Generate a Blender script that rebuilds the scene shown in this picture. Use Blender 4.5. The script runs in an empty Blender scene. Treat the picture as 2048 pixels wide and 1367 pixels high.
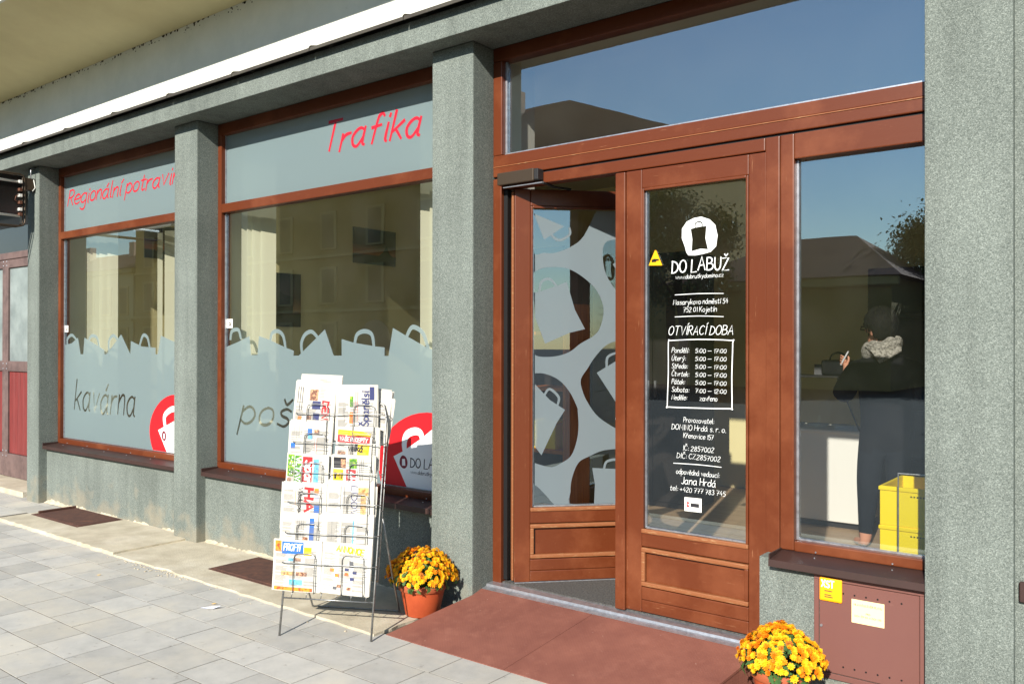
import bpy, bmesh, math, random
from mathutils import Vector, Matrix
from mathutils.geometry import delaunay_2d_cdt
random.seed(11)
D = bpy.data
SC = bpy.context.scene
COL = SC.collection
R = math.radians
# ------------------------------------------------------------------ camera, sky, sun, exposure
CAM = Vector((3.3099, -3.8541, 1.6176))
YAW, PITCH, ROLL = .6632, .0037, .0015
_f = Vector((-math.sin(YAW)*math.cos(PITCH), math.cos(YAW)*math.cos(PITCH), math.sin(PITCH)))
_r = Vector((math.cos(YAW), math.sin(YAW), 0)); _u = _r.cross(_f)
_r2 = _r*math.cos(ROLL)+_u*math.sin(ROLL); _u2 = -_r*math.sin(ROLL)+_u*math.cos(ROLL)
cd = D.cameras.new('camera'); cam = D.objects.new('camera', cd); COL.objects.link(cam)
cd.sensor_width = 36; cd.sensor_fit = 'HORIZONTAL'; cd.lens = 1700/2048*36
cd.clip_start = .05; cd.clip_end = 2000
_m = Matrix((_r2, _u2, -_f)).transposed().to_4x4(); _m.translation = CAM
cam.matrix_world = _m; SC.camera = cam
SUN = Vector((-.27, 1, -.57)).normalized()          # the way the light travels
ELEV = math.asin(-SUN.z); AZ = math.atan2(-SUN.x, -SUN.y)
w = D.worlds.new('World'); SC.world = w; w.use_nodes = True
nt = w.node_tree
sky = nt.nodes.new('ShaderNodeTexSky'); sky.sky_type = 'NISHITA'; sky.sun_disc = False
sky.sun_elevation = ELEV; sky.sun_rotation = AZ; sky.air_density = 1.35; sky.dust_density = .0; sky.ozone_density = 3.0
nt.links.new(sky.outputs[0], nt.nodes['Background'].inputs[0]); nt.nodes['Background'].inputs[1].default_value = .105
sl = D.lights.new('sun', 'SUN'); sl.energy = 5.0; sl.angle = R(.53); sl.color = (1, .945, .85)
so = D.objects.new('sun', sl); COL.objects.link(so); so.rotation_euler = SUN.to_track_quat('-Z', 'Y').to_euler(); so.location = (6, -12, 12)
SC.view_settings.view_transform = 'Standard'; SC.view_settings.look = 'None'; SC.view_settings.gamma = 1
SC.view_settings.use_curve_mapping = False; SC.view_settings.exposure = .66
SC.render.engine = 'CYCLES'
cy = SC.cycles; cy.use_denoising = True; cy.max_bounces = 10; cy.diffuse_bounces = 8; cy.transparent_max_bounces = 24; cy.glossy_bounces = 5
cy.sample_clamp_indirect = 8; cy.caustics_reflective = False; cy.caustics_refractive = False
# ------------------------------------------------------------------ materials
MAT = {}
def S(r, g, b): # srgb 0-255 to linear
    return tuple(((v/255)/12.92 if v/255 <= .04045 else ((v/255+.055)/1.055)**2.4) for v in (r, g, b))
def mk(name, c, rough=.6, metal=0, spec=.4, var=None, bump=None, stretch=(1, 1, 1), rnd=0, stain=None, trans=0, world=False, fleck=None):
    """var=(scale, second colour, low, high); bump=(scale, strength, distance); stain=(scale, colour, low, high)"""
    m = D.materials.new(name); m.use_nodes = True; n = m.node_tree.nodes; L = m.node_tree.links
    b = n['Principled BSDF']; b.inputs['Base Color'].default_value = (*c, 1); b.inputs['Roughness'].default_value = rough
    b.inputs['Metallic'].default_value = metal; b.inputs['Specular IOR Level'].default_value = spec
    if trans: b.inputs['Transmission Weight'].default_value = trans
    co = n.new('ShaderNodeTexCoord'); mp = n.new('ShaderNodeMapping'); mp.inputs['Scale'].default_value = stretch
    wc = n.new('ShaderNodeNewGeometry').outputs['Position'] if world else co.outputs['Object']; L.new(wc, mp.inputs[0]); vec = mp.outputs[0]
    src = None
    def layer(src, scale, col, lo, hi, det=6, v=vec):
        t = n.new('ShaderNodeTexNoise'); t.inputs['Scale'].default_value = scale; t.inputs['Detail'].default_value = det; t.inputs['Roughness'].default_value = .65
        L.new(v, t.inputs[0]); r = n.new('ShaderNodeMapRange'); r.inputs[1].default_value = lo; r.inputs[2].default_value = hi
        L.new(t.outputs[0], r.inputs[0]); x = n.new('ShaderNodeMix'); x.data_type = 'RGBA'
        if src is None: x.inputs[6].default_value = (*c, 1)
        else: L.new(src, x.inputs[6])
        x.inputs[7].default_value = (*col, 1); L.new(r.outputs[0], x.inputs[0]); return x.outputs[2]
    if var: src = layer(src, *var)
    if stain: src = layer(src, *stain, v=wc)
    if fleck: src = layer(src, *fleck, v=mp.outputs[0])
    if rnd:
        oi = n.new('ShaderNodeObjectInfo'); mr = n.new('ShaderNodeMapRange'); mr.inputs[3].default_value = 1-rnd; mr.inputs[4].default_value = 1+rnd
        L.new(oi.outputs['Random'], mr.inputs[0]); x = n.new('ShaderNodeMix'); x.data_type = 'RGBA'; x.blend_type = 'MULTIPLY'; x.inputs[0].default_value = 1
        if src is None: x.inputs[6].default_value = (*c, 1)
        else: L.new(src, x.inputs[6])
        L.new(mr.outputs[0], x.inputs[7]); src = x.outputs[2]
    if src is not None: L.new(src, b.inputs['Base Color'])
    if bump:
        t = n.new('ShaderNodeTexNoise'); t.inputs['Scale'].default_value = bump[0]; t.inputs['Detail'].default_value = 4; L.new(vec, t.inputs[0])
        bp = n.new('ShaderNodeBump'); bp.inputs['Strength'].default_value = bump[1]; bp.inputs['Distance'].default_value = bump[2]
        L.new(t.outputs[0], bp.inputs['Height']); L.new(bp.outputs[0], b.inputs['Normal'])
    MAT[name] = m; return m

def stucco(name, base, light, dark, scale=230, bs=.7):
    m = D.materials.new(name); m.use_nodes = True; n = m.node_tree.nodes; L = m.node_tree.links; b = n['Principled BSDF']
    b.inputs['Roughness'].default_value = .9; b.inputs['Specular IOR Level'].default_value = .085
    g = n.new('ShaderNodeNewGeometry')
    v = n.new('ShaderNodeTexVoronoi'); v.inputs['Scale'].default_value = scale; L.new(g.outputs['Position'], v.inputs['Vector'])
    cr = n.new('ShaderNodeValToRGB'); e = cr.color_ramp.elements
    e[0].position = .05; e[0].color = (*dark, 1); e[1].position = .95; e[1].color = (*light, 1); k = e.new(.42); k.color = (*base, 1); k = e.new(.72); k.color = (*base, 1)
    sp = n.new('ShaderNodeSeparateColor'); L.new(v.outputs['Color'], sp.inputs[0]); L.new(sp.outputs[0], cr.inputs[0])
    t = n.new('ShaderNodeTexNoise'); t.inputs['Scale'].default_value = 1.7; t.inputs['Detail'].default_value = 7; L.new(g.outputs['Position'], t.inputs[0])
    mr = n.new('ShaderNodeMapRange'); mr.inputs[1].default_value = .3; mr.inputs[2].default_value = .75; mr.inputs[3].default_value = .84; mr.inputs[4].default_value = 1.1
    L.new(t.outputs[0], mr.inputs[0]); x = n.new('ShaderNodeMix'); x.data_type = 'RGBA'; x.blend_type = 'MULTIPLY'; x.inputs[0].default_value = 1
    vm = n.new('ShaderNodeVectorMath'); vm.operation = 'MULTIPLY'; vm.inputs[1].default_value = (9, 9, .55); L.new(g.outputs['Position'], vm.inputs[0])
    ts = n.new('ShaderNodeTexNoise'); ts.inputs['Scale'].default_value = 1; ts.inputs['Detail'].default_value = 5; L.new(vm.outputs[0], ts.inputs[0])  # rain streaks
    ms = n.new('ShaderNodeMapRange'); ms.inputs[1].default_value = .42; ms.inputs[2].default_value = .72; ms.inputs[3].default_value = 1.0; ms.inputs[4].default_value = .80; L.new(ts.outputs[0], ms.inputs[0])
    mm = n.new('ShaderNodeMath'); mm.operation = 'MULTIPLY'; L.new(mr.outputs[0], mm.inputs[0]); L.new(ms.outputs[0], mm.inputs[1])
    L.new(cr.outputs[0], x.inputs[6]); L.new(mm.outputs[0], x.inputs[7])
    # dirt and splash stains near the pavement
    sz = n.new('ShaderNodeSeparateXYZ'); L.new(g.outputs['Position'], sz.inputs[0])
    t2 = n.new('ShaderNodeTexNoise'); t2.inputs['Scale'].default_value = 6; t2.inputs['Detail'].default_value = 6; L.new(g.outputs['Position'], t2.inputs[0])
    a = n.new('ShaderNodeMath'); a.operation = 'MULTIPLY_ADD'; a.inputs[1].default_value = -1.0; a.inputs[2].default_value = .42; L.new(t2.outputs[0], a.inputs[0])
    s = n.new('ShaderNodeMath'); s.operation = 'ADD'; L.new(a.outputs[0], s.inputs[0]); L.new(sz.outputs[2], s.inputs[1])
    m2 = n.new('ShaderNodeMapRange'); m2.inputs[1].default_value = -.1; m2.inputs[2].default_value = .12; m2.inputs[3].default_value = .55; m2.inputs[4].default_value = 0
    L.new(s.outputs[0], m2.inputs[0]); y = n.new('ShaderNodeMix'); y.data_type = 'RGBA'; L.new(m2.outputs[0], y.inputs[0]); L.new(x.outputs[2], y.inputs[6]); y.inputs[7].default_value = (.30, .26, .19, 1)
    L.new(y.outputs[2], b.inputs['Base Color'])
    bp = n.new('ShaderNodeBump'); bp.inputs['Strength'].default_value = bs; bp.inputs['Distance'].default_value = .004
    t3 = n.new('ShaderNodeTexNoise'); t3.inputs['Scale'].default_value = scale*.8; t3.inputs['Detail'].default_value = 3; L.new(g.outputs['Position'], t3.inputs[0])
    L.new(t3.outputs[0], bp.inputs['Height']); L.new(bp.outputs[0], b.inputs['Normal']); MAT[name] = m
stucco('stucco', S(118, 125, 119), S(145, 152, 145), S(94, 101, 96), scale=290, bs=.45)
def glassmat(name, r0, tint, dirt=.02):
    m = D.materials.new(name); m.use_nodes = True; n = m.node_tree.nodes; L = m.node_tree.links; n.remove(n['Principled BSDF'])
    lw = n.new('ShaderNodeLayerWeight'); lw.inputs[0].default_value = .5
    p = n.new('ShaderNodeMath'); p.operation = 'POWER'; p.inputs[1].default_value = 4; L.new(lw.outputs['Facing'], p.inputs[0])
    q = n.new('ShaderNodeMath'); q.operation = 'MULTIPLY_ADD'; q.inputs[1].default_value = 1-r0; q.inputs[2].default_value = r0; L.new(p.outputs[0], q.inputs[0])
    t = n.new('ShaderNodeBsdfTransparent'); t.inputs[0].default_value = (*tint, 1)
    g = n.new('ShaderNodeBsdfGlossy'); g.inputs['Roughness'].default_value = 0; g.inputs[0].default_value = (.70, .88, 1, 1)
    # old float glass is never quite flat
    co = n.new('ShaderNodeNewGeometry'); nz = n.new('ShaderNodeTexNoise'); nz.inputs['Scale'].default_value = 2.2; nz.inputs['Detail'].default_value = 1; L.new(co.outputs['Position'], nz.inputs[0])
    bp = n.new('ShaderNodeBump'); bp.inputs['Strength'].default_value = .012; bp.inputs['Distance'].default_value = .02; L.new(nz.outputs[0], bp.inputs['Height']); L.new(bp.outputs[0], g.inputs['Normal'])
    mx = n.new('ShaderNodeMixShader'); L.new(q.outputs[0], mx.inputs[0]); L.new(t.outputs[0], mx.inputs[1]); L.new(g.outputs[0], mx.inputs[2])
    d = n.new('ShaderNodeBsdfDiffuse'); d.inputs[0].default_value = (.7, .7, .66, 1)
    dn = n.new('ShaderNodeTexNoise'); dn.inputs['Scale'].default_value = 3.5; dn.inputs['Detail'].default_value = 8; L.new(co.outputs['Position'], dn.inputs[0])
    mr = n.new('ShaderNodeMapRange'); mr.inputs[1].default_value = .4; mr.inputs[2].default_value = .8; mr.inputs[3].default_value = dirt*.3; mr.inputs[4].default_value = dirt*2.2; L.new(dn.outputs[0], mr.inputs[0])
    m2 = n.new('ShaderNodeMixShader'); L.new(mr.outputs[0], m2.inputs[0]); L.new(mx.outputs[0], m2.inputs[1]); L.new(d.outputs[0], m2.inputs[2])
    L.new(m2.outputs[0], n['Material Output'].inputs[0]); MAT[name] = m
glassmat('glass', .30, (.97, .98, .96), .006)
glassmat('clear_glass', .06, (.95, .97, .95), .003)
def filmmat(name, col, tr, through, glossy=.05):
    m = D.materials.new(name); m.use_nodes = True; n = m.node_tree.nodes; L = m.node_tree.links; n.remove(n['Principled BSDF'])
    d = n.new('ShaderNodeBsdfDiffuse'); d.inputs[0].default_value = (*col, 1)
    t = n.new('ShaderNodeBsdfTranslucent'); t.inputs[0].default_value = (.75, .82, .82, 1)
    x = n.new('ShaderNodeMixShader'); x.inputs[0].default_value = tr; L.new(d.outputs[0], x.inputs[1]); L.new(t.outputs[0], x.inputs[2])
    p = n.new('ShaderNodeBsdfTransparent'); p.inputs[0].default_value = (.9, .95, .95, 1)
    y = n.new('ShaderNodeMixShader'); y.inputs[0].default_value = through; L.new(x.outputs[0], y.inputs[1]); L.new(p.outputs[0], y.inputs[2])
    L.new(y.outputs[0], n['Material Output'].inputs[0]); MAT[name] = m
filmmat('frost', S(134, 152, 155), .3, .18)
filmmat('frost_door', S(136, 148, 154), .3, .2)
filmmat('curtain', S(246, 243, 214), .4, .04)
mk('wood_v', S(98, 47, 23), .36, spec=.4, var=(5, S(96, 44, 20), .35, .75), stretch=(14, 14, .8), bump=(9, .06, .002), stain=(2.2, S(128, 72, 44), .5, .8), world=True, fleck=(9, S(160, 112, 80), .655, .74))
mk('wood_h', S(98, 47, 23), .36, spec=.4, var=(5, S(96, 44, 20), .35, .75), stretch=(.8, 14, 14), bump=(9, .06, .002), stain=(2.2, S(128, 72, 44), .5, .8), world=True, fleck=(9, S(160, 112, 80), .655, .74))
mk('wood_worn', S(138, 84, 50), .55, var=(30, S(176, 140, 100), .56, .72), stretch=(.6, 6, 6), bump=(40, .15, .002))
mk('sill_metal', S(54, 36, 31), .5, spec=.5, var=(4, S(62, 40, 36), .4, .7), stain=(30, S(120, 96, 84), .66, .8))
mk('flashing', S(82, 78, 70), .55, metal=.2, var=(3, S(60, 54, 50), .4, .7))
mk('white_wall', S(238, 238, 228), .85, spec=.2, var=(2.5, S(222, 224, 214), .35, .75), bump=(70, .2, .004), stain=(9, S(196, 200, 190), .66, .8))
mk('soffit', S(238, 228, 180), .85, spec=.2, var=(1.2, S(220, 208, 160), .3, .75), bump=(60, .2, .004))
mk('mould', S(74, 66, 50), .95, var=(60, S(40, 36, 28), .4, .6))
mk('concrete', S(196, 186, 164), .9, spec=.2, var=(5, S(166, 156, 136), .35, .75), bump=(90, .5, .006), stain=(2, S(216, 208, 190), .5, .8))
mk('mortar', S(200, 188, 164), .95, var=(20, S(168, 154, 130), .4, .7), bump=(60, .7, .01))
mk('paver', S(182, 179, 172), .88, spec=.2, var=(8, S(164, 162, 156), .35, .75), bump=(160, .3, .003), rnd=.11, stain=(1.6, S(194, 187, 172), .46, .72), world=True, fleck=(14, S(128, 122, 112), .62, .76))
mk('joint', S(84, 79, 71), .95, var=(50, S(128, 118, 100), .5, .68), bump=(140, .3, .002))
mk('ground', S(52, 51, 50), .95, var=(2, S(44, 43, 42), .35, .7), bump=(40, .5, .02))
mk('rust_plate', S(98, 66, 54), .8, metal=.2, var=(14, S(72, 50, 44), .35, .7), bump=(120, .4, .003), stain=(5, S(136, 88, 62), .6, .8))
mk('ramp_paint', S(132, 84, 71), .65, spec=.25, var=(4, S(114, 70, 60), .35, .7), stain=(7, S(142, 94, 80), .55, .85), fleck=(45, S(176, 142, 126), .68, .74), world=True)
mk('gas_paint', S(116, 76, 68), .55, spec=.4, var=(3, S(112, 72, 66), .35, .75), stain=(6, S(146, 104, 94), .62, .85))
mk('aluminium', S(196, 198, 204), .35, metal=.75, var=(30, S(160, 160, 165), .4, .7))
mk('steel_wire', S(150, 150, 148), .38, metal=.85, var=(60, S(96, 92, 86), .5, .75))
mk('dark_metal', S(38, 36, 36), .5, spec=.5)
mk('rubber', S(18, 18, 19), .6)  # near-black colour standing in for shade in the entrance gaps
mk('closer', S(74, 62, 50), .42, metal=.4)
mk('black', S(16, 16, 18), .5)
mk('terracotta', S(182, 82, 46), .6, spec=.3, var=(6, S(160, 68, 38), .4, .7))
mk('terracotta_dark', S(168, 88, 56), .65, spec=.3, var=(6, S(144, 72, 46), .4, .7))
mk('soil', S(46, 34, 26), .95, bump=(60, .8, .01))
mk('leaf', (.07, .15, .035), .55, spec=.3, var=(30, (.03, .08, .02), .35, .65))
mk('petal', (.82, .27, .008), .6, spec=.2, var=(24, (.75, .15, .005), .5, .62))
mk('petal_faded', (.45, .14, .02), .7, spec=.1); mk('petal_yellow', (.90, .52, .014), .6, spec=.2, var=(30, (.85, .30, .008), .5, .66))
mk('white_vinyl', S(236, 238, 236), .5); mk('red_vinyl', S(206, 32, 40), .42, spec=.3); mk('red_letter', S(196, 36, 54), .4, spec=.3)
mk('dark_vinyl', S(34, 30, 44), .5); mk('plum_vinyl', S(120, 24, 44), .5)
mk('yellow_sign', S(246, 176, 24), .4, spec=.4); mk('note_paper', S(244, 224, 170), .8); mk('ink', S(70, 60, 48), .8); mk('white_paper', S(238, 236, 228), .85, var=(6, S(226, 224, 216), .4, .7))
mk('int_wall', S(238, 226, 174), .9, spec=.1, var=(1.5, S(230, 217, 164), .35, .7)); mk('int_white', S(226, 224, 214), .85, spec=.15)
mk('int_ceiling', S(212, 206, 184), .9, spec=.1); mk('int_floor', S(184, 158, 128), .45, spec=.4, var=(3, S(160, 134, 106), .35, .7), stretch=(1, 6, 1)); mk('mat_grey', S(98, 96, 92), .95, bump=(200, .8, .01), var=(90, S(72, 70, 68), .4, .6))
mk('pine', S(206, 122, 48), .5, var=(4, S(168, 88, 30), .35, .7), stretch=(12, 12, .7)); mk('dark_board', S(34, 27, 23), .6, var=(5, S(22, 18, 16), .4, .7), stretch=(1, 1, .2))
mk('crate', S(255, 226, 0), .45, spec=.4, rnd=.03); mk('counter', S(244, 242, 236), .4, spec=.4); mk('skin', S(206, 148, 122), .55, spec=.3); mk('hair', (.006, .005, .006), .75, spec=.2, bump=(60, 1, .012), stretch=(1, 1, .2))
mk('jacket', (.006, .006, .008), .8, spec=.2, bump=(90, .2, .004)); mk('trousers', (.010, .012, .017), .85, spec=.2, bump=(140, .2, .003)); mk('scarf', S(176, 172, 163), .95, var=(70, S(104, 101, 95), .45, .6), bump=(90, .9, .008))
mk('sandal', S(190, 190, 196), .5); mk('phone', S(210, 210, 214), .3); mk('bag', (.012, .012, .015), .22, spec=.6)
mk('garage_frame', S(112, 92, 88), .6, var=(8, S(86, 70, 68), .4, .7)); mk('garage_red', S(128, 54, 52), .55, var=(5, S(104, 44, 42), .35, .75), stretch=(6, 6, .7)); mk('wired_glass', S(150, 160, 158), .35, spec=.5, var=(3, S(112, 122, 122), .35, .7))
mk('house_yellow', S(150, 128, 72), .9, var=(1, S(138, 116, 64), .3, .7)); mk('house_cream', S(170, 156, 110), .9); mk('house_pink', S(196, 160, 138), .9); mk('trim', S(166, 148, 96), .9); mk('roof_tile', S(118, 76, 58), .9, var=(4, S(92, 60, 48), .35, .7)); mk('roof_grey', S(112, 108, 100), .9); mk('win_far', S(112, 102, 70), .6, spec=.1); mk('win_dark', S(46, 52, 58), .15, spec=.6); mk('bark', S(72, 58, 46), .9); mk('tree_leaf', (.065, .11, .03), .6, var=(3, (.11, .13, .03), .4, .7)); mk('litter_blue', S(206, 210, 232), .6); mk('acrylic', S(30, 27, 25), .2, spec=.5); mk('lamp_white', S(222, 222, 216), .4); mk('copper', S(110, 72, 56), .5, metal=.4)
mk('print_red', S(208, 40, 44), .7); mk('print_pink', S(232, 120, 120), .7); mk('print_blue', S(40, 104, 190), .7); mk('print_navy', S(54, 60, 104), .7); mk('print_green', S(70, 128, 40), .7, var=(60, S(160, 190, 60), .5, .6)); mk('print_yellow', S(248, 208, 20), .7); mk('print_orange', S(240, 140, 40), .7, var=(50, S(200, 70, 40), .5, .6)); mk('print_cyan', S(110, 200, 226), .7, var=(60, S(60, 150, 200), .5, .6)); mk('print_grey', S(96, 96, 100), .8); mk('print_pale', S(112, 110, 108), .85); mk('print_black', S(40, 40, 44), .8); mk('print_tan', S(206, 170, 110), .7, var=(60, S(150, 110, 60), .5, .6)); mk('print_photo', S(110, 74, 60), .7, var=(70, S(214, 160, 120), .45, .6)); mk('newsprint', S(206, 201, 190), .85, var=(9, S(190, 185, 175), .4, .7), rnd=.08)
# ------------------------------------------------------------------ builders
ORG = {}
def lift(o): # world offset already carried by an object's ancestors
    return ORG.get(o.name, Vector((0, 0, 0)))
def link(name, me, mat, parent=None, local=False):
    o = D.objects.new(name, me); COL.objects.link(o)
    for k in (mat if isinstance(mat, (list, tuple)) else [mat]): me.materials.append(MAT[k])
    if parent is not None:
        o.parent = parent; off = Vector((0, 0, 0)) if local else lift(parent)
        if off.length: me.transform(Matrix.Translation(-off))
        ORG[o.name] = lift(parent)
    return o
def tag(o, label=None, cat=None, group=None, kind=None):
    if label: o['label'] = label
    if cat: o['category'] = cat
    if group: o['group'] = group
    if kind: o['kind'] = kind
    return o
def thing(name, label, cat, loc=(0, 0, 0), group=None, rot=None):
    o = D.objects.new(name, None); COL.objects.link(o); o.location = loc; o.empty_display_size = .1
    if rot: o.rotation_euler = rot
    ORG[o.name] = Vector(loc); return tag(o, label, cat, group)
def part(name, parent): # an empty that groups sub-parts
    o = D.objects.new(name, None); COL.objects.link(o); o.parent = parent; ORG[o.name] = lift(parent); o.empty_display_size = .1; return o
class G:
    def __init__(s): s.b = bmesh.new()
    def box(s, x0, x1, y0, y1, z0, z1, bev=0, seg=1, M=None):
        m = Matrix.LocRotScale(((x0+x1)/2, (y0+y1)/2, (z0+z1)/2), None, (abs(x1-x0), abs(y1-y0), abs(z1-z0)))
        r = bmesh.ops.create_cube(s.b, size=1, matrix=m)
        if bev: r2 = bmesh.ops.bevel(s.b, geom=list({e for v in r['verts'] for e in v.link_edges}), offset=bev, segments=seg, affect='EDGES', profile=.6); vs = list({v for f in r2['faces'] for v in f.verts} | {v for v in r['verts'] if v.is_valid})
        else: vs = r['verts']
        if M is not None: bmesh.ops.transform(s.b, matrix=M, verts=vs)
        return s
    def prism(s, poly, h0, h1, f): # poly of (a, b); f(a, b, h) -> xyz
        lo = [s.b.verts.new(f(a, c, h0)) for a, c in poly]; hi = [s.b.verts.new(f(a, c, h1)) for a, c in poly]
        s.b.faces.new(lo[::-1]); s.b.faces.new(hi); k = len(poly)
        for i in range(k): s.b.faces.new((lo[i], lo[(i+1) % k], hi[(i+1) % k], hi[i]))
        return s
    def tube(s, pts, r, n=6, closed=False, r2=None):
        pts = [Vector(p) for p in pts]; rings = []; k = len(pts); nrm = None
        for i, p in enumerate(pts):
            a = pts[(i-1) % k] if (closed or i) else pts[i]; c = pts[(i+1) % k] if (closed or i < k-1) else pts[i]
            t = (c-a).normalized()
            if nrm is None: nrm = t.orthogonal().normalized()
            nrm = (nrm-t*nrm.dot(t)); nrm = nrm.normalized() if nrm.length > 1e-6 else t.orthogonal().normalized(); bi = t.cross(nrm)
            q = r if r2 is None else r+(r2-r)*i/max(1, k-1)
            rings.append([s.b.verts.new(p+(nrm*math.cos(x)+bi*math.sin(x))*q) for x in [2*math.pi*j/n for j in range(n)]])
        for i in range(k if closed else k-1):
            A, B = rings[i], rings[(i+1) % k]
            for j in range(n): s.b.faces.new((A[j], A[(j+1) % n], B[(j+1) % n], B[j]))
        if not closed: s.b.faces.new(rings[0][::-1]); s.b.faces.new(rings[-1])
        return s
    def lathe(s, prof, c, n=28):
        c = Vector(c); rings = []
        for r, z in prof: rings.append([s.b.verts.new(c+Vector((r*math.cos(2*math.pi*j/n), r*math.sin(2*math.pi*j/n), z))) for j in range(n)])
        for A, B in zip(rings, rings[1:]):
            for j in range(n): s.b.faces.new((A[j], A[(j+1) % n], B[(j+1) % n], B[j]))
        return s
    def quad(s, *p): s.b.faces.new([s.b.verts.new(q) for q in p]); return s
    def ball(s, c, r, sub=2, sc=(1, 1, 1)):
        bmesh.ops.create_icosphere(s.b, subdivisions=sub, radius=r, matrix=Matrix.LocRotScale(c, None, sc)); return s
    def rough(s, amt, seed=0): # nudge every vertex
        q = random.Random(seed)
        for v in s.b.verts: v.co += Vector((q.uniform(-amt, amt), q.uniform(-amt, amt), q.uniform(-amt, amt)*.5))
        return s
    def obj(s, name, mat, parent=None, smooth=False, local=False):
        me = D.meshes.new(name); bmesh.ops.recalc_face_normals(s.b, faces=s.b.faces); s.b.to_mesh(me); s.b.free()
        if smooth: me.polygons.foreach_set('use_smooth', [True]*len(me.polygons))
        return link(name, me, mat, parent, local)
def bx(name, mat, parent, *d, bev=0, **k): return G().box(*d, bev=bev).obj(name, mat, parent, **k)
def struct(o): o['kind'] = 'structure'; return o
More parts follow.
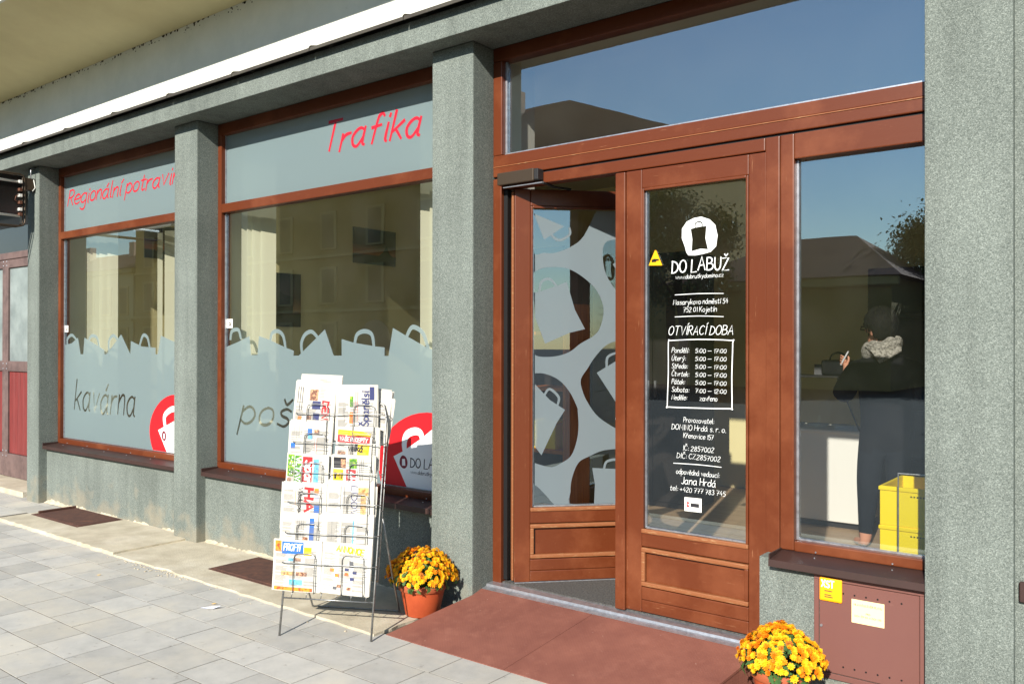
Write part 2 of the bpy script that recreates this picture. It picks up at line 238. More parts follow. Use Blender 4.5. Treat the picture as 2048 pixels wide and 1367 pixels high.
# ------------------------------------------------------------------ a hand-drawn stroke alphabet (own shapes)
GL = {'a': '5,5 3,6 1,5 0,3 1,.5 3,0 5,3;5,6 5,1 6,0', 'b': '0,10 0,0;0,4 2,6 4,5 5,3 4,.7 2,0 0,1', 'c': '5,5 3,6 1,5 0,3 1,.6 3,0 5,1', 'd': '5,4 3,6 1,5 0,3 1,.5 3,0 5,2;5,10 5,0', 'e': '.3,3 5,3.4 4.6,5.3 3,6 1,5 0,3 1,.7 3,0 5,1', 'f': '5,9 4,10 3,9.5 2.4,8 2,0;.5,5.5 4.5,6', 'g': '5,5 3,6 1,5 0,3 1,.7 3,.3 5,2;5,6 5,-2 4,-4 2,-4 .5,-3', 'h': '0,10 0,0;0,3.5 2,6 4,5.5 4.5,4 4.5,0', 'i': '1,6 1,1 1.7,0;1,8.2 1.1,9', 'j': '2,6 2,-2.5 1,-4 -.5,-3.5;2,8.2 2.1,9', 'k': '0,10 0,0;4.5,6 .3,2.8;1.5,3.6 4.8,0', 'l': '.5,10 .5,1 1.5,0', 'm': '0,6 0,0;0,4 1.5,6 3,5 3,0;3,4 4.7,6 6,5 6,0', 'n': '0,6 0,0;0,3.5 2,6 4,5.3 4.4,0', 'o': '2.5,6 .7,5 0,3 .8,.7 2.5,0 4.3,.8 5,3 4.2,5.3 2.5,6', 'p': '0,6 0,-4;0,4 2,6 4,5.2 5,3 4,.7 2,0 0,1.3', 'r': '0,6 0,0;0,3.5 1.5,5.6 3.8,6', 's': '4,5.3 2.3,6 .6,5 1.2,3.6 3.2,2.8 4,1.5 2.7,0 .2,.7', 't': '1.8,9 1.6,1.5 2.4,0 4,.6;0,6.2 4,6.4', 'u': '0,6 0,1.5 1.5,0 3.3,.7 4.5,3;4.5,6 4.5,1 5.3,0', 'v': '0,6 2.2,0 4.6,6', 'w': '0,6 1.6,0 3.2,5 4.8,0 6.6,6', 'x': '0,6 4.5,0;4.5,6 0,0', 'y': '0,6 2.4,1;4.6,6 2,-2 .5,-4', 'z': '0,6 4.5,6 0,0 4.8,0',
 'A': '0,0 3,10 6,0;1,3.5 5,3.8', 'B': '0,10 0,0;0,10 3,9.8 4.6,8 3.4,5.6 0,5.2;3,5.4 5.4,4 5.2,1.4 3,0 0,0', 'C': '5.5,8.5 3.5,10 1,8.5 0,5 1,1.3 3.2,0 5.6,1.5', 'D': '.5,10 .3,0;0,9.8 3.5,9 6,6 5.6,2.5 3,.3 0,0', 'E': '5,10 0,10 0,0 5,0;0,5 4,5', 'F': '5,10 0,10 0,0;0,5.2 4,5.4', 'H': '0,10 0,0;5.5,10 5.5,0;0,5 5.5,5', 'I': '1,10 1,0', 'J': '4,10 4,2 2.5,0 .5,1', 'K': '0,10 0,0;5,10 0,4.5;1.8,6 5.4,0', 'L': '.3,10 0,0 4.6,.4', 'M': '0,0 .8,10 3.5,3 6.2,10 7,0', 'N': '0,0 .3,10 5,0 5.5,10', 'O': '3.2,10 1,8.6 0,5 1,1.3 3.2,0 5.4,1.4 6.4,5 5.3,8.8 3.2,10', 'P': '.4,10 0,0;0,9.7 3.2,10 5,8 4,5.4 .2,4.6', 'R': '.4,10 0,0;0,9.7 3.2,10 4.8,8 3.8,5.6 .2,5;2,5 5.2,0', 'S': '5,8.8 3,10 .8,8.6 1.2,6.2 4,4.4 5,2.2 3.2,0 .2,1.2', 'T': '0,10 6,10.2;3,10 2.8,0', 'U': '0,10 .2,3 1.6,.3 3.6,.3 5.2,3 5.4,10', 'V': '0,10 2.8,0 5.6,10', 'X': '0,10 5.4,0;5.4,10 0,0', 'Y': '0,10 2.6,5 5.2,10;2.6,5 2.5,0', 'Z': '0,10 5.4,10 0,0 5.8,.2',
 '0': '2.4,9 .6,7.4 0,4.5 .8,1 2.6,0 4.4,1.2 5,4.5 4.2,8 2.4,9', '1': '.5,7.5 2,9.4 2,0', '2': '.3,7.6 2,9.4 4.4,8.4 4.2,6 0,0 5,.2', '3': '.4,8.8 2.5,9.4 4.2,7.8 2.2,5.4 4.6,4 4.2,1 2.2,0 0,1', '4': '3,9.4 0,3.5 5,3.6;3.9,6 3.6,0', '5': '4.6,9.4 1,9.4 .7,5.6 3,5.9 4.6,4 3.8,1 2,0 0,.8', '7': '0,9.2 5,9.4 2,0;1.4,4.6 4.6,5', '8': '2.5,5 .5,7 2.5,9.4 4.5,7.2 2.5,5 .2,2.4 2.5,0 4.8,2.4 2.5,5', ':': '1,1 1,1.8;1,5 1,5.8', '.': '.6,0 .8,.7', ',': '1,.6 .5,-1.2', '+': '0,4 5,4;2.5,6.5 2.5,1.5', '-': '0,4 3,4.1', '_': '0,4 7,4.3', '!': '1,10 .8,3;.7,0 .8,.8', ' ': ''}
STRAIGHT = set('AEFHIKLMNTVXYZvwxzk147+-_!:.,')
ACC = {'á': ('a', "'"), 'é': ('e', "'"), 'í': ('i', "'"), 'ý': ('y', "'"), 'ě': ('e', 'v'), 'č': ('c', 'v'), 'ř': ('r', 'v'), 'š': ('s', 'v'), 'ň': ('n', 'v'), 'Č': ('C', 'v'), 'Ž': ('Z', 'v'), 'Í': ('I', "'"), 'Ú': ('U', "'"), 'É': ('E', "'"), 'Á': ('A', "'"), 'Ě': ('E', 'v'), 'Š': ('S', 'v')}
def smooth(p, k=4):
    out = []
    for i in range(len(p)-1):
        a, b, c, d = p[max(0, i-1)], p[i], p[i+1], p[min(len(p)-1, i+2)]
        for j in range(k):
            t = j/k
            out.append(tuple(.5*((2*b[q])+(-a[q]+c[q])*t+(2*a[q]-5*b[q]+4*c[q]-d[q])*t*t+(-a[q]+3*b[q]-3*c[q]+d[q])*t**3) for q in (0, 1)))
    return out+[p[-1]]
def strokes(txt, h, slant=.12, gap=1.6, rnd=0, seed=1, width=None):
    """2D polylines for a line of handwriting; h = capital height; width squeezes the line to a length"""
    q = random.Random(seed); x = 0; out = []; s = h/10
    for ch in txt:
        if ch == ' ': x += 3.2; continue
        base, mark = ACC.get(ch, (ch, None)); g = GL.get(base)
        if g is None: continue
        pl = [[tuple(map(float, t.split(','))) for t in st.split()] for st in g.split(';') if st]
        if mark and base == 'i': pl = pl[:1]
        top = 10 if base.isupper() else 6
        w0 = max(p[0] for st in pl for p in st)
        if mark == "'": pl = pl+[[(w0*.5, top+1.4), (w0*.5+1.3, top+3.4)]]
        if mark == 'v': pl = pl+[[(w0*.5-1.3, top+3.2), (w0*.5, top+1.5), (w0*.5+1.5, top+3.3)]]
        dy = q.uniform(-rnd, rnd); sc = 1+q.uniform(-rnd, rnd)*.08
        for st in pl:
            st2 = st if (base in STRAIGHT or len(st) < 3) else smooth(st, 4)
            out.append([((x+px*sc+slant*py)*s, (py*sc+dy)*s) for px, py in st2])
        x += w0*sc+gap
    if width and out:
        m = max(p[0] for st in out for p in st); out = [[(a*width/m, b) for a, b in st] for st in out]
    return out
def ribbons(sts, w): # -> list of quads (2D) with slightly pressed-pen widths
    qs = []
    for st in sts:
        n = len(st); L = []; Rr = []
        for i, p in enumerate(st):
            a, b = st[max(0, i-1)], st[min(n-1, i+1)]; dx, dy = b[0]-a[0], b[1]-a[1]; l = math.hypot(dx, dy) or 1
            k = w*(.75+.25*math.sin(math.pi*min(1, (i+.6)/max(1, n-.4)))); L.append((p[0]-dy/l*k, p[1]+dx/l*k)); Rr.append((p[0]+dy/l*k, p[1]-dx/l*k))
        if n > 1:
            for i in (0, -1):  # run the ends on by half a pen width
                o = st[1] if i == 0 else st[-2]; dx, dy = st[i][0]-o[0], st[i][1]-o[1]; l = math.hypot(dx, dy) or 1
                L[i] = (L[i][0]+dx/l*w*.6, L[i][1]+dy/l*w*.6); Rr[i] = (Rr[i][0]+dx/l*w*.6, Rr[i][1]+dy/l*w*.6)
        qs.append([(L[i], L[i+1], Rr[i+1], Rr[i]) for i in range(n-1)])
    return qs
def write(g, txt, f, h, w, seed=1, width=None, slant=.12, rnd=.35, rot=0, at=(0, 0), lift0=0, gap=1.6):
    """add one written line to builder g; f(a, b, k) maps plane coordinates and lift to xyz"""
    cs, sn = math.cos(rot), math.sin(rot)
    for j, qs in enumerate(ribbons(strokes(txt, h, slant, gap, rnd, seed, width), w)):
        for i, q in enumerate(qs): g.quad(*[f(at[0]+a*cs-b*sn, at[1]+a*sn+b*cs, lift0+.00006*(j % 9)+.000007*(i % 5)) for a, b in q])
def inside(p, poly): # even-odd test
    x, y = p; c = False; j = len(poly)-1
    for i in range(len(poly)):
        (xi, yi), (xj, yj) = poly[i], poly[j]
        if (yi > y) != (yj > y) and x < (xj-xi)*(y-yi)/(yj-yi)+xi: c = not c
        j = i
    return c
def cut2d(rules, keep, f): # rules: list of (tag, polygon); keep(set_of_tags) -> bool ; exact 2D booleans
    vs, es, ps = [], [], []
    for t, poly in rules:
        pl = [p for i, p in enumerate(poly) if math.dist(p, poly[i-1]) > 2e-5]
        if len(pl) < 3: continue
        n = len(vs); vs += [Vector(p) for p in pl]; es += [(n+i, n+(i+1) % len(pl)) for i in range(len(pl))]
        ps.append((t, pl, min(p[0] for p in pl), max(p[0] for p in pl), min(p[1] for p in pl), max(p[1] for p in pl)))
    v, e, fa, ov, oe, of = delaunay_2d_cdt(vs, es, [], 0, 1e-6)
    g = G(); bv = [g.b.verts.new(f(p.x, p.y)) for p in v]
    for t in fa:
        c = ((v[t[0]].x+v[t[1]].x+v[t[2]].x)/3, (v[t[0]].y+v[t[1]].y+v[t[2]].y)/3)
        tags = {k for k, pl, a0, a1, b0, b1 in ps if a0 <= c[0] <= a1 and b0 <= c[1] <= b1 and inside(c, pl)}
        if keep(tags):
            try: g.b.faces.new([bv[i] for i in t])
            except ValueError: pass
    bmesh.ops.delete(g.b, geom=[x for x in g.b.verts if not x.link_faces], context='VERTS'); return g
# ------------------------------------------------------------------ ground
def pix(p): # where a point falls in the 2048-wide frame: used only to tell near pieces from far ones
    v = Vector(p)-CAM; z = v.dot(_f)
    return (1024+1700*v.dot(_r2)/z, 683.5-1700*v.dot(_u2)/z, z) if z > .1 else (-1e6, 0, z)
g = G(); g.quad((-300, -300, -.11), (300, -300, -.11), (300, 60, -.11), (-300, 60, -.11)); struct(g.obj('ground', 'ground'))
pave = struct(bx('pavement', 'joint', None, -14, 7, -2.85, .6, -.13, -.0018))
struct(G().box(-14, 7, -3.0, -2.8505, -.13, .002, bev=.012, seg=2).obj('kerb', 'concrete'))
lens = [.27, .32, .37, .42]; PM = []
for i, l in enumerate(lens):
    g = G(); g.box(-l/2+.003, l/2-.003, -.1252, .1252, -.05, 0); me = D.meshes.new('paver'); g.b.to_mesh(me); g.b.free(); me.materials.append(MAT['paver']); PM.append(me)
cand = []; q = random.Random(5)
for r in range(9):
    yc = -.66-.2575*r
    x = -9.5+q.uniform(0, .3)
    rows = [yc]
    for yc in rows:
        while x < 4.5:
            k = q.choice([0, 1, 1, 2, 2, 3]); l = lens[k]; xc = x+l/2; x += l
            cand.append((xc, yc, k))
for yy in (-.4025, -.145, .1125):           # the strip beside the first pillar where no slab lies
    x = -9.5+q.uniform(0, .3)
    while x < -5.45:
        k = q.choice([1, 2, 2, 3]); cand.append((x+lens[k]/2, yy, k)); x += lens[k]
vis = []
for c in cand:
    p = pix((c[0], c[1], 0)); ok = -60 < p[0] < 2110 and p[1] < 1430 and p[2] > 0
    vis.append((0 if ok else 1, p[2] if p[2] > 0 else 99, c))
vis.sort(key=lambda t: t[:2])
far = G()
for i, (o_, z_, (xc, yc, k)) in enumerate(vis):
    dz = q.uniform(-.0006, .0006); rx, ry, rz = q.uniform(-.0015, .0015), q.uniform(-.0015, .0015), q.uniform(-.006, .006)
    if i < 290 and o_ == 0:
        o = D.objects.new('paver', PM[k]); COL.objects.link(o); o.parent = pave; o.location = (xc, yc, dz); o.rotation_euler = (rx, ry, rz)
    else: far.box(xc-lens[k]/2+.003, xc+lens[k]/2-.003, yc-.1255, yc+.1255, -.05, dz)
tag(far.obj('far_paver', 'paver', pave), kind='stuff')
# cast concrete slabs along the wall, edges chipped
def slab(name, x0, x1, y0, y1, z, seed, parent=None):
    q = random.Random(seed); n = 44; g = G(); top = []
    for i in range(n+1):
        x = x0+(x1-x0)*i/n; top.append((x, y0+q.uniform(-.010, .010)+(.03*math.exp(-((x+2.35)/.10)**2))))
    for i in range(10): top.append((x1+q.uniform(-.008, .008), y0+(y1-y0)*(i+1)/11))
    top += [(x1, y1), (x0, y1)]
    for i in range(6): top.append((x0+q.uniform(-.008, .008), y1+(y0-y1)*(i+1)/7))
    f = lambda a, b, h: (a, b, h)
    g.prism(top, -.05, z, f); return g.obj(name, 'concrete', parent)
ap = struct(slab('concrete_apron', -5.22, -3.105, -.6, .084, .028, 3)); slab('apron_slab', -3.10, -.2, -.595, .084, .014, 4, ap)
g = G(); q = random.Random(8)
for i in range(150):
    x, y = (random.gauss(-2.45, .22), -.60+random.gauss(0, .035)) if i < 130 else (q.uniform(-3.2, -.2), -.62+q.gauss(0, .02))
    r = q.uniform(.003, .009); g.ball((x, y, .002), r*.8, 1, (1, q.uniform(.7, 1.2), .7))
tag(g.obj('crumbled_gravel', 'mortar'), 'crumbs of mortar along the broken edge of the concrete slab', 'gravel', kind='stuff')
def cover(x0, x1, y0, y1, z, label, hinge):
    t = thing('cellar_cover', label, 'cover', ((x0+x1)/2, (y0+y1)/2, z), 'rusty cellar covers at the foot of the wall')
    G().box(x0, x1, y0, y1, z-.01, z+.006, bev=.003).obj('plate', 'rust_plate', t)
    for d_ in ((x0-.022, x1+.022, y0-.022, y0-.002), (x0-.022, x1+.022, y1+.002, y1+.014), (x0-.022, x0-.002, y0-.0015, y1+.0015), (x1+.002, x1+.022, y0-.0015, y1+.0015)): G().box(*d_, z-.012, z+.001, bev=.002).obj('cover_frame', 'rust_plate', t)
    if hinge: G().box(x0+.0, x0+.02, y0+.03, y1, z+.006, z+.026, bev=.004).obj('edge_bar', 'rust_plate', t)
    g = G()
    for i in range(4): g.ball((x0+.06+(x1-x0-.12)*(i % 2), y0+.05+(y1-y0-.1)*(i//2), z+.006), .008, 1, (1, 1, .5))
    tag(g.obj('rivets', 'rust_plate', t), kind='stuff'); return t
cover(-5.11, -4.25, -.33, .045, .031, 'rusty steel cellar cover with raised edge bar, beside the leftmost pillar', True)
cover(-2.13, -1.40, -.372, .02, .017, 'rusty steel cellar cover half hidden behind the newspaper rack', False)
# ------------------------------------------------------------------ the shop building
ZS = 3.438
shop = thing('shop_building', 'grey stuccoed shop front with brown timber windows and door', 'building', (-1.5, .2, 0))
for x0, x1 in ((-6.087, -5.821), (-3.281, -2.946), (-.334, 0.0), (2.482, 2.806)):
    G().box(x0, x1, 0, .31, -.03, ZS-.0015, bev=.009, seg=2).obj('pillar', 'stucco', shop)
G().box(-9.5, 5.2, -.135, .325, ZS, 3.60, bev=.006, seg=2).obj('beam', 'stucco', shop)
# metal capping with standing seams
fl = part('capping', shop)
xs = [-8.4+.8905*i for i in range(17)]
for x0, x1 in zip(xs, xs[1:]):
    p = [(-.005, 3.668), (-.200, 3.612), (-.204, 3.588), (-.199, 3.588), (-.195, 3.606), (-.005, 3.662)]
    G().prism(p, x0+.004, x1-.002, lambda a, b, h: (h, a, b)).obj('capping_sheet', 'flashing', fl)
    G().prism([(-.02, 3.664), (-.203, 3.611), (-.203, 3.616), (-.19, 3.630), (-.02, 3.678)], x1-.006, x1+.003, lambda a, b, h: (h, a, b)).obj('seam', 'flashing', fl)
bx('upper_wall', 'white_wall', shop, -9.5, 5.2, 0, .35, 3.602, 4.7)
# eaves slab overhead, its underside rising outwards
G().prism([(.0, 4.24), (-.958, 4.406), (-.975, 4.406), (-.975, 4.62), (.35, 4.78), (.35, 4.24)][:2]+[(-.958, 4.62), (-.002, 4.70)], -12, 5.2, lambda a, b, h: (h, a-.001, b)).obj('eaves_slab', ['soffit'], shop)
bx('eaves_fascia', 'white_wall', shop, -12, 5.2, -.985, -.961, 4.402, 4.70)
# mould where the wall meets the eaves
g = G(); q = random.Random(21)
for i in range(210):
    x = q.uniform(-7.6, -1.0); k = q.random()**2.2; z = 4.238-k*.055; s_ = q.uniform(.003, .012)*(1.2-k)
    n = 7; ph = q.uniform(0, 6)
    pts = [(x+s_*1.5*math.cos(ph+j*6.283/n)*q.uniform(.5, 1.2), -.0015, z+s_*math.sin(ph+j*6.283/n)*q.uniform(.5, 1.5)) for j in range(n)]
    g.quad(*pts)
tag(g.obj('mould_stains', 'mould', shop), kind='stuff')
# low walls under the windows
bx('window_wall', 'stucco', shop, -5.8215, -3.2805, .085, .32, -.03, .585)
bx('window_wall', 'stucco', shop, -2.9465, -.3335, .085, .32, -.03, .585)
bx('window_wall', 'stucco', shop, 1.738, 2.4825, .085, .32, -.03, .612)
bx('end_wall', 'stucco', shop, 2.8055, 5.2, .035, .32, -.03, ZS-.002)
g = G(); q = random.Random(4); pts = []
for x0, x1, h in ((-5.80, -3.32, .062), (-2.93, -.36, .05)):
    n = 90; sec = []
    for i in range(n+1):
        k = h*(.48+.18*math.sin(i*.31)+q.uniform(-.16, .16)); y_ = .052+q.uniform(-.008, .008); x = x0+(x1-x0)*i/n
        sec.append([g.b.verts.new(p) for p in ((x, .0855, .005), (x, y_, .005), (x, y_+.012, k*.5), (x, .0855, k))])
    for A_, B_ in zip(sec, sec[1:]):
        for j in range(3): g.b.faces.new((A_[j], B_[j], B_[j+1], A_[j+1]))
tag(g.obj('mortar_fillet', 'mortar', shop), kind='stuff')
YF = .19
def sill(win, x0, x1, z, dz=0):
    p = [(YF+.02, z+.004), (YF-.002, z), (.036, z-.016), (.034, z-.048), (.037, z-.048), (.040, z-.020), (YF, z-.006)]
    G().prism(p, x0, x1, lambda a, b, h: (h, a, b)).obj('sill', 'sill_metal', win)
    for x in (x0+.004, x1-.004): G().box(x-.003, x+.003, .034, YF, z-.018, z+.012, bev=.002).obj('sill_end', 'sill_metal', win)
    g = G(); k = max(2, int((x1-x0)/.42))
    for i in range(k): g.ball((x0+(i+.5)*(x1-x0)/k, YF-.003, z+.012), .005, 1); g.ball((x0+(i+.53)*(x1-x0)/k, YF-.05, z-.004), .004, 1)
    tag(g.obj('screws', 'aluminium', win), kind='stuff')
def bar(name, win, x0, x1, z0, z1, y0=YF, y1=.275, h=True, bev=.006): return G().box(x0, x1, y0, y1, z0, z1, bev=bev, seg=2).obj(name, 'wood_h' if h else 'wood_v', win)
def pane(win, x0, x1, z0, z1, y=.240, m='glass'): g = G(); g.quad((x0, y, z0), (x1, y, z0), (x1, y, z1), (x0, y, z1)); return g.obj('glass', m, win)
FV = lambda y: (lambda a, b, k=0: (a, y-k, b))
def shopwindow(x0, x1, label):
    w_ = part('window', shop); w_['label'] = label
    bar('top_rail', w_, x0, x1, 3.348, ZS-.002); bar('bottom_rail', w_, x0, x1, .600, .652)
    bar('stile', w_, x0, x0+.05, .6525, 3.3475, h=False); bar('stile', w_, x1-.05, x1, .6525, 3.3475, h=False)
    bar('transom', w_, x0+.0505, x1-.0505, 2.702, 2.776)
    pane(w_, x0+.048, x1-.048, .65, 2.704); pane(w_, x0+.048, x1-.048, 2.774, 3.35)
    for z0, z1 in ((.655, 2.70), (2.778, 3.346)): # grey glazing beads
        G().box(x0+.0505, x0+.058, .226, .239, z0, z1).obj('glazing_bead', 'aluminium', w_)
        G().box(x0+.0585, x1-.0585, .232, .239, z0-.001, z0+.005).obj('glazing_bead', 'aluminium', w_)
    sill(w_, x0+.012, x1-.004, .602); return w_
WA = shopwindow(-5.8205, -3.2815, 'window with kavarna film and the red words Regionalni potraviny'); WB = shopwindow(-2.9455, -.3345, 'window with the red word Trafika behind the newspaper rack')
def rib_in(h, w): return [(t, [p for p in q]) for t, q in h]
def film(win, x0, x1, prof, hands, words):
    """frosted film with bag outlines along its top, cut-out writing"""
    poly = [(x0, .656)]+[(x1, .656)]+[(x1, prof[-1][1]-.004)]+[p for p in prof[::-1] if x0 < p[0] < x1]+[(x0, prof[0][1])]
    rules = [('film', poly)]
    for h in hands:
        for qs in ribbons([smooth(h, 5)], .016): rules += [('hand', list(q_)) for q_ in qs]
    for txt, at, hh, wd, rot, pen, sl in words:
        cs, sn = math.cos(rot), math.sin(rot)
        for qs in ribbons([[(at[0]+a*cs-b*sn, at[1]+a*sn+b*cs) for a, b in st] for st in strokes(txt, hh, sl, 1.8, .3, 3, wd)], pen): rules += [('cut', list(q_)) for q_ in qs]
    g = cut2d(rules, lambda s: ('film' in s or 'hand' in s) and 'cut' not in s, lambda a, b: (a, .2375, b)); return g.obj('frosted_film', 'frost', win)
PB = [(-2.946, 1.598), (-2.749, 1.634), (-2.57, 1.687), (-2.549, 1.534), (-2.462, 1.535), (-2.443, 1.687), (-2.31, 1.657), (-2.097, 1.594), (-2.002, 1.572), (-2.008, 1.535), (-1.942, 1.536), (-1.731, 1.672), (-1.64, 1.731), (-1.541, 1.539), (-1.452, 1.54), (-1.453, 1.66), (-1.327, 1.634), (-1.106, 1.608), (-1.007, 1.601), (-1.007, 1.542), (-0.967, 1.542), (-0.924, 1.734), (-0.804, 1.683), (-0.612, 1.604), (-0.562, 1.59), (-.5, 1.575), (-.46, 1.54), (-.42, 1.54), (-.40, 1.70)]
HB = [[(-2.832, 1.665), (-2.822, 1.713), (-2.791, 1.737), (-2.72, 1.736), (-2.689, 1.672)], [(-2.295, 1.650), (-2.272, 1.709), (-2.198, 1.723), (-2.134, 1.685), (-2.106, 1.595)], [(-1.907, 1.564), (-1.911, 1.634), (-1.868, 1.695), (-1.791, 1.716), (-1.723, 1.673)], [(-1.314, 1.625), (-1.288, 1.691), (-1.212, 1.714), (-1.136, 1.69), (-1.113, 1.600)], [(-0.793, 1.673), (-0.755, 1.727), (-0.714, 1.736), (-0.64, 1.696), (-0.592, 1.600)]]
PA = [(-5.77, 1.612), (-5.621, 1.63), (-5.488, 1.686), (-5.431, 1.519), (-5.37, 1.52), (-5.348, 1.686), (-5.157, 1.63), (-4.944, 1.566), (-4.944, 1.523), (-4.901, 1.523), (-4.785, 1.598), (-4.618, 1.714), (-4.445, 1.527), (-4.434, 1.651), (-4.236, 1.6), (-3.998, 1.59), (-3.997, 1.53), (-3.96, 1.531), (-3.905, 1.699), (-3.719, 1.65), (-3.5, 1.6), (-3.36, 1.58)]
HA = [[(-5.716, 1.608), (-5.712, 1.677), (-5.621, 1.714), (-5.529, 1.672)], [(-5.27, 1.650), (-5.202, 1.702), (-5.09, 1.685), (-5.045, 1.590)], [(-4.849, 1.545), (-4.85, 1.652), (-4.765, 1.704), (-4.68, 1.660)], [(-4.275, 1.61), (-4.217, 1.701), (-4.139, 1.681), (-4.1, 1.590)]]
film(WA, -5.769, -3.333, PA, HA, [('kavárna', (-5.56, .965), .30, 1.2, -.02, .013, .2)])
film(WB, -2.894, -.386, PB, HB, [('pošta', (-2.70, .985), .23, 1.12, .0, .013, .25)])
for w_, x0, x1 in ((WA, -5.769, -3.333), (WB, -2.894, -.386)):
    g = G(); g.quad((x0, .2375, 2.78), (x1, .2375, 2.78), (x1, .2375, 3.344), (x0, .2375, 3.344)); g.obj('frosted_film', 'frost', w_)
g = G(); write(g, 'Regionální potraviny', FV(.2365), .150, .0088, 5, 2.25, .25, .5, rot=.0, at=(-5.72, 3.045), gap=1.2); g.obj('red_lettering', 'red_letter', WA)
g = G(); write(g, 'Trafika', FV(.2365), .20, .0125, 2, 1.0, .28, .5, rot=-.015, at=(-1.66, 3.035)); g.obj('red_lettering', 'red_letter', WB)
def blob(cx, cz, rx, rz, seed, n=40, am=.05):
    q = random.Random(seed); p = [q.uniform(0, 6.28) for _ in range(3)]
    return [(cx+rx*math.cos(t)*(1+am*math.sin(2*t+p[0])+am*.6*math.sin(3*t+p[1])), cz+rz*math.sin(t)*(1+am*math.sin(2*t+p[2]))) for t in [6.2832*i/n for i in range(n)]]
def redlogo(win, cx, cz, rx, rz, lim, bag, handle, seed, txt=None, icon=None):
    lo = [(lim[0], .658), (lim[1], .658), (lim[1], 2), (lim[0], 2)]
    cut2d([('c', blob(cx, cz, rx, rz, seed, am=.03)), ('w', lo)], lambda s: 'c' in s and 'w' in s, lambda a, b: (a, .2366, b)).obj('red_disc', 'red_vinyl', win)
    ru = [('b', bag), ('w', lo)]
    for qs in ribbons([smooth(handle, 6)], .026): ru += [('h', list(q_)) for q_ in qs]
    cut2d(ru, lambda s: ('b' in s or 'h' in s) and 'w' in s, lambda a, b: (a, .2358, b)).obj('white_bag', 'white_vinyl', win)
    if icon:
        cut2d([('o', blob(icon[0], icon[1], .036, .046, 3, am=.06)), ('i', [(icon[0]-.015, icon[1]-.026), (icon[0]+.017, icon[1]-.024), (icon[0]+.013, icon[1]+.022), (icon[0]-.014, icon[1]+.02)])], lambda s: 'o' in s and 'i' not in s, lambda a, b: (a, .2351, b)).obj('bag_emblem', 'plum_vinyl', win)
    if txt:
        g = G(); write(g, 'DO LABUŽ', FV(.2350), .064, .0042, 4, .36, .03, .8, at=txt); write(g, 'www.dobrutkydomino.cz', FV(.2350), .024, .0016, 4, .32, .05, .3, at=(txt[0]+.005, txt[1]-.045)); g.obj('bag_lettering', 'dark_vinyl', win)
redlogo(WB, -.60, .80, .465, .375, (-.389, -1.1)[::-1], [(-.914, .857), (-.813, .902), (-.78, .922), (-.644, .999), (-.567, 1.052), (-.42, 1.13), (-.388, 1.10), (-.388, .66), (-.786, .66)], [(-.805, .895), (-.809, .962), (-.78, 1.016), (-.708, 1.041), (-.658, 1.029), (-.640, .985)], 2, (-.752, .80), (-.816, .826))
redlogo(WA, -3.66, .82, .435, .345, (-4.2, -3.336), [(-3.945, .846), (-3.715, .928), (-3.55, .99), (-3.40, .97), (-3.40, .66), (-3.80, .66)], [(-3.827, .882), (-3.835, .98), (-3.715, 1.045), (-3.62, 1.03), (-3.60, .95)], 5, None, (-3.845, .80))
def sticker(win, x, z, w_, h_):
    g = G(); g.quad((x, .2368, z), (x+w_, .2368, z), (x+w_, .2368, z+h_), (x, .2368, z+h_)); o = g.obj('sticker', 'white_paper', win)
    g = G(); write(g, 'U', FV(.2362), h_*.42, .005, 1, None, 0, 0, rot=1.57, at=(x+w_*.72, z+h_*.32)); g.obj('sticker_mark', 'ink', win)
sticker(WA, -5.765, 1.745, .07, .068); sticker(WB, -2.885, 1.755, .085, .074)
# ------------------------------------------------------------------ entrance bay: transom light, door frame, right window
EN = part('door_frame', shop)
bar('jamb', EN, 0.001, .066, .150, 2.634, h=False); bar('jamb', EN, 1.724, 1.796, .150, 2.634, h=False)
bar('head', EN, .0665, 1.7235, 2.570, 2.634, h=True); G().box(.002, 2.48, .205, .29, 2.6345, 2.6455).obj('shadow_gap', 'rubber', EN)  # black strip paints the shade inside this joint
bar('header', EN, 0.001, 2.481, 2.646, 2.706); 
TW = part('transom_window', shop)
bar('bottom_rail', TW, 0.001, 2.481, 2.7075, 2.776); bar('top_rail', TW, 0.001, 2.481, 3.352, ZS-.002)
bar('stile', TW, .001, .07, 2.7765, 3.3515, h=False); bar('stile', TW, 2.463, 2.481, 2.7765, 3.3515, h=False)
pane(TW, .068, 2.465, 2.774, 3.354)
G().box(.0705, .083, .225, .239, 2.779, 3.35).obj('glazing_bead', 'aluminium', TW); G().box(.0835, 2.462, .205, .239, 2.7765, 2.785).obj('glazing_bead', 'aluminium', TW)
G().box(.002, 2.48, YF-.003, YF+.002, 2.704, 2.7085).obj('pale_seam', 'wood_worn', TW)
WR = part('window', shop); WR['label'] = 'window right of the door, a woman standing behind it'
bar('stile', WR, 1.7985, 1.866, .636, 2.634, h=False); bar('stile', WR, 2.463, 2.481, .636, 2.634, h=False)
bar('top_rail', WR, 1.8665, 2.4625, 2.512, 2.634); bar('bottom_rail', WR, 1.8665, 2.4625, .634, .682)
pane(WR, 1.864, 2.465, .68, 2.514); G().box(1.8665, 1.878, .224, .239, .684, 2.51).obj('glazing_bead', 'aluminium', WR); G().box(1.8785, 2.4625, .228, .239, .6825, .690).obj('glazing_bead', 'aluminium', WR)
sill(WR, 1.80, 2.481, .632)
# threshold strip
G().prism([(.085, .150), (.128, .158), (.132, .170), (.20, .172), (.20, .12), (.085, .12)], .002, 1.735, lambda a, b, h: (h, a, b)).obj('threshold', 'aluminium', EN)
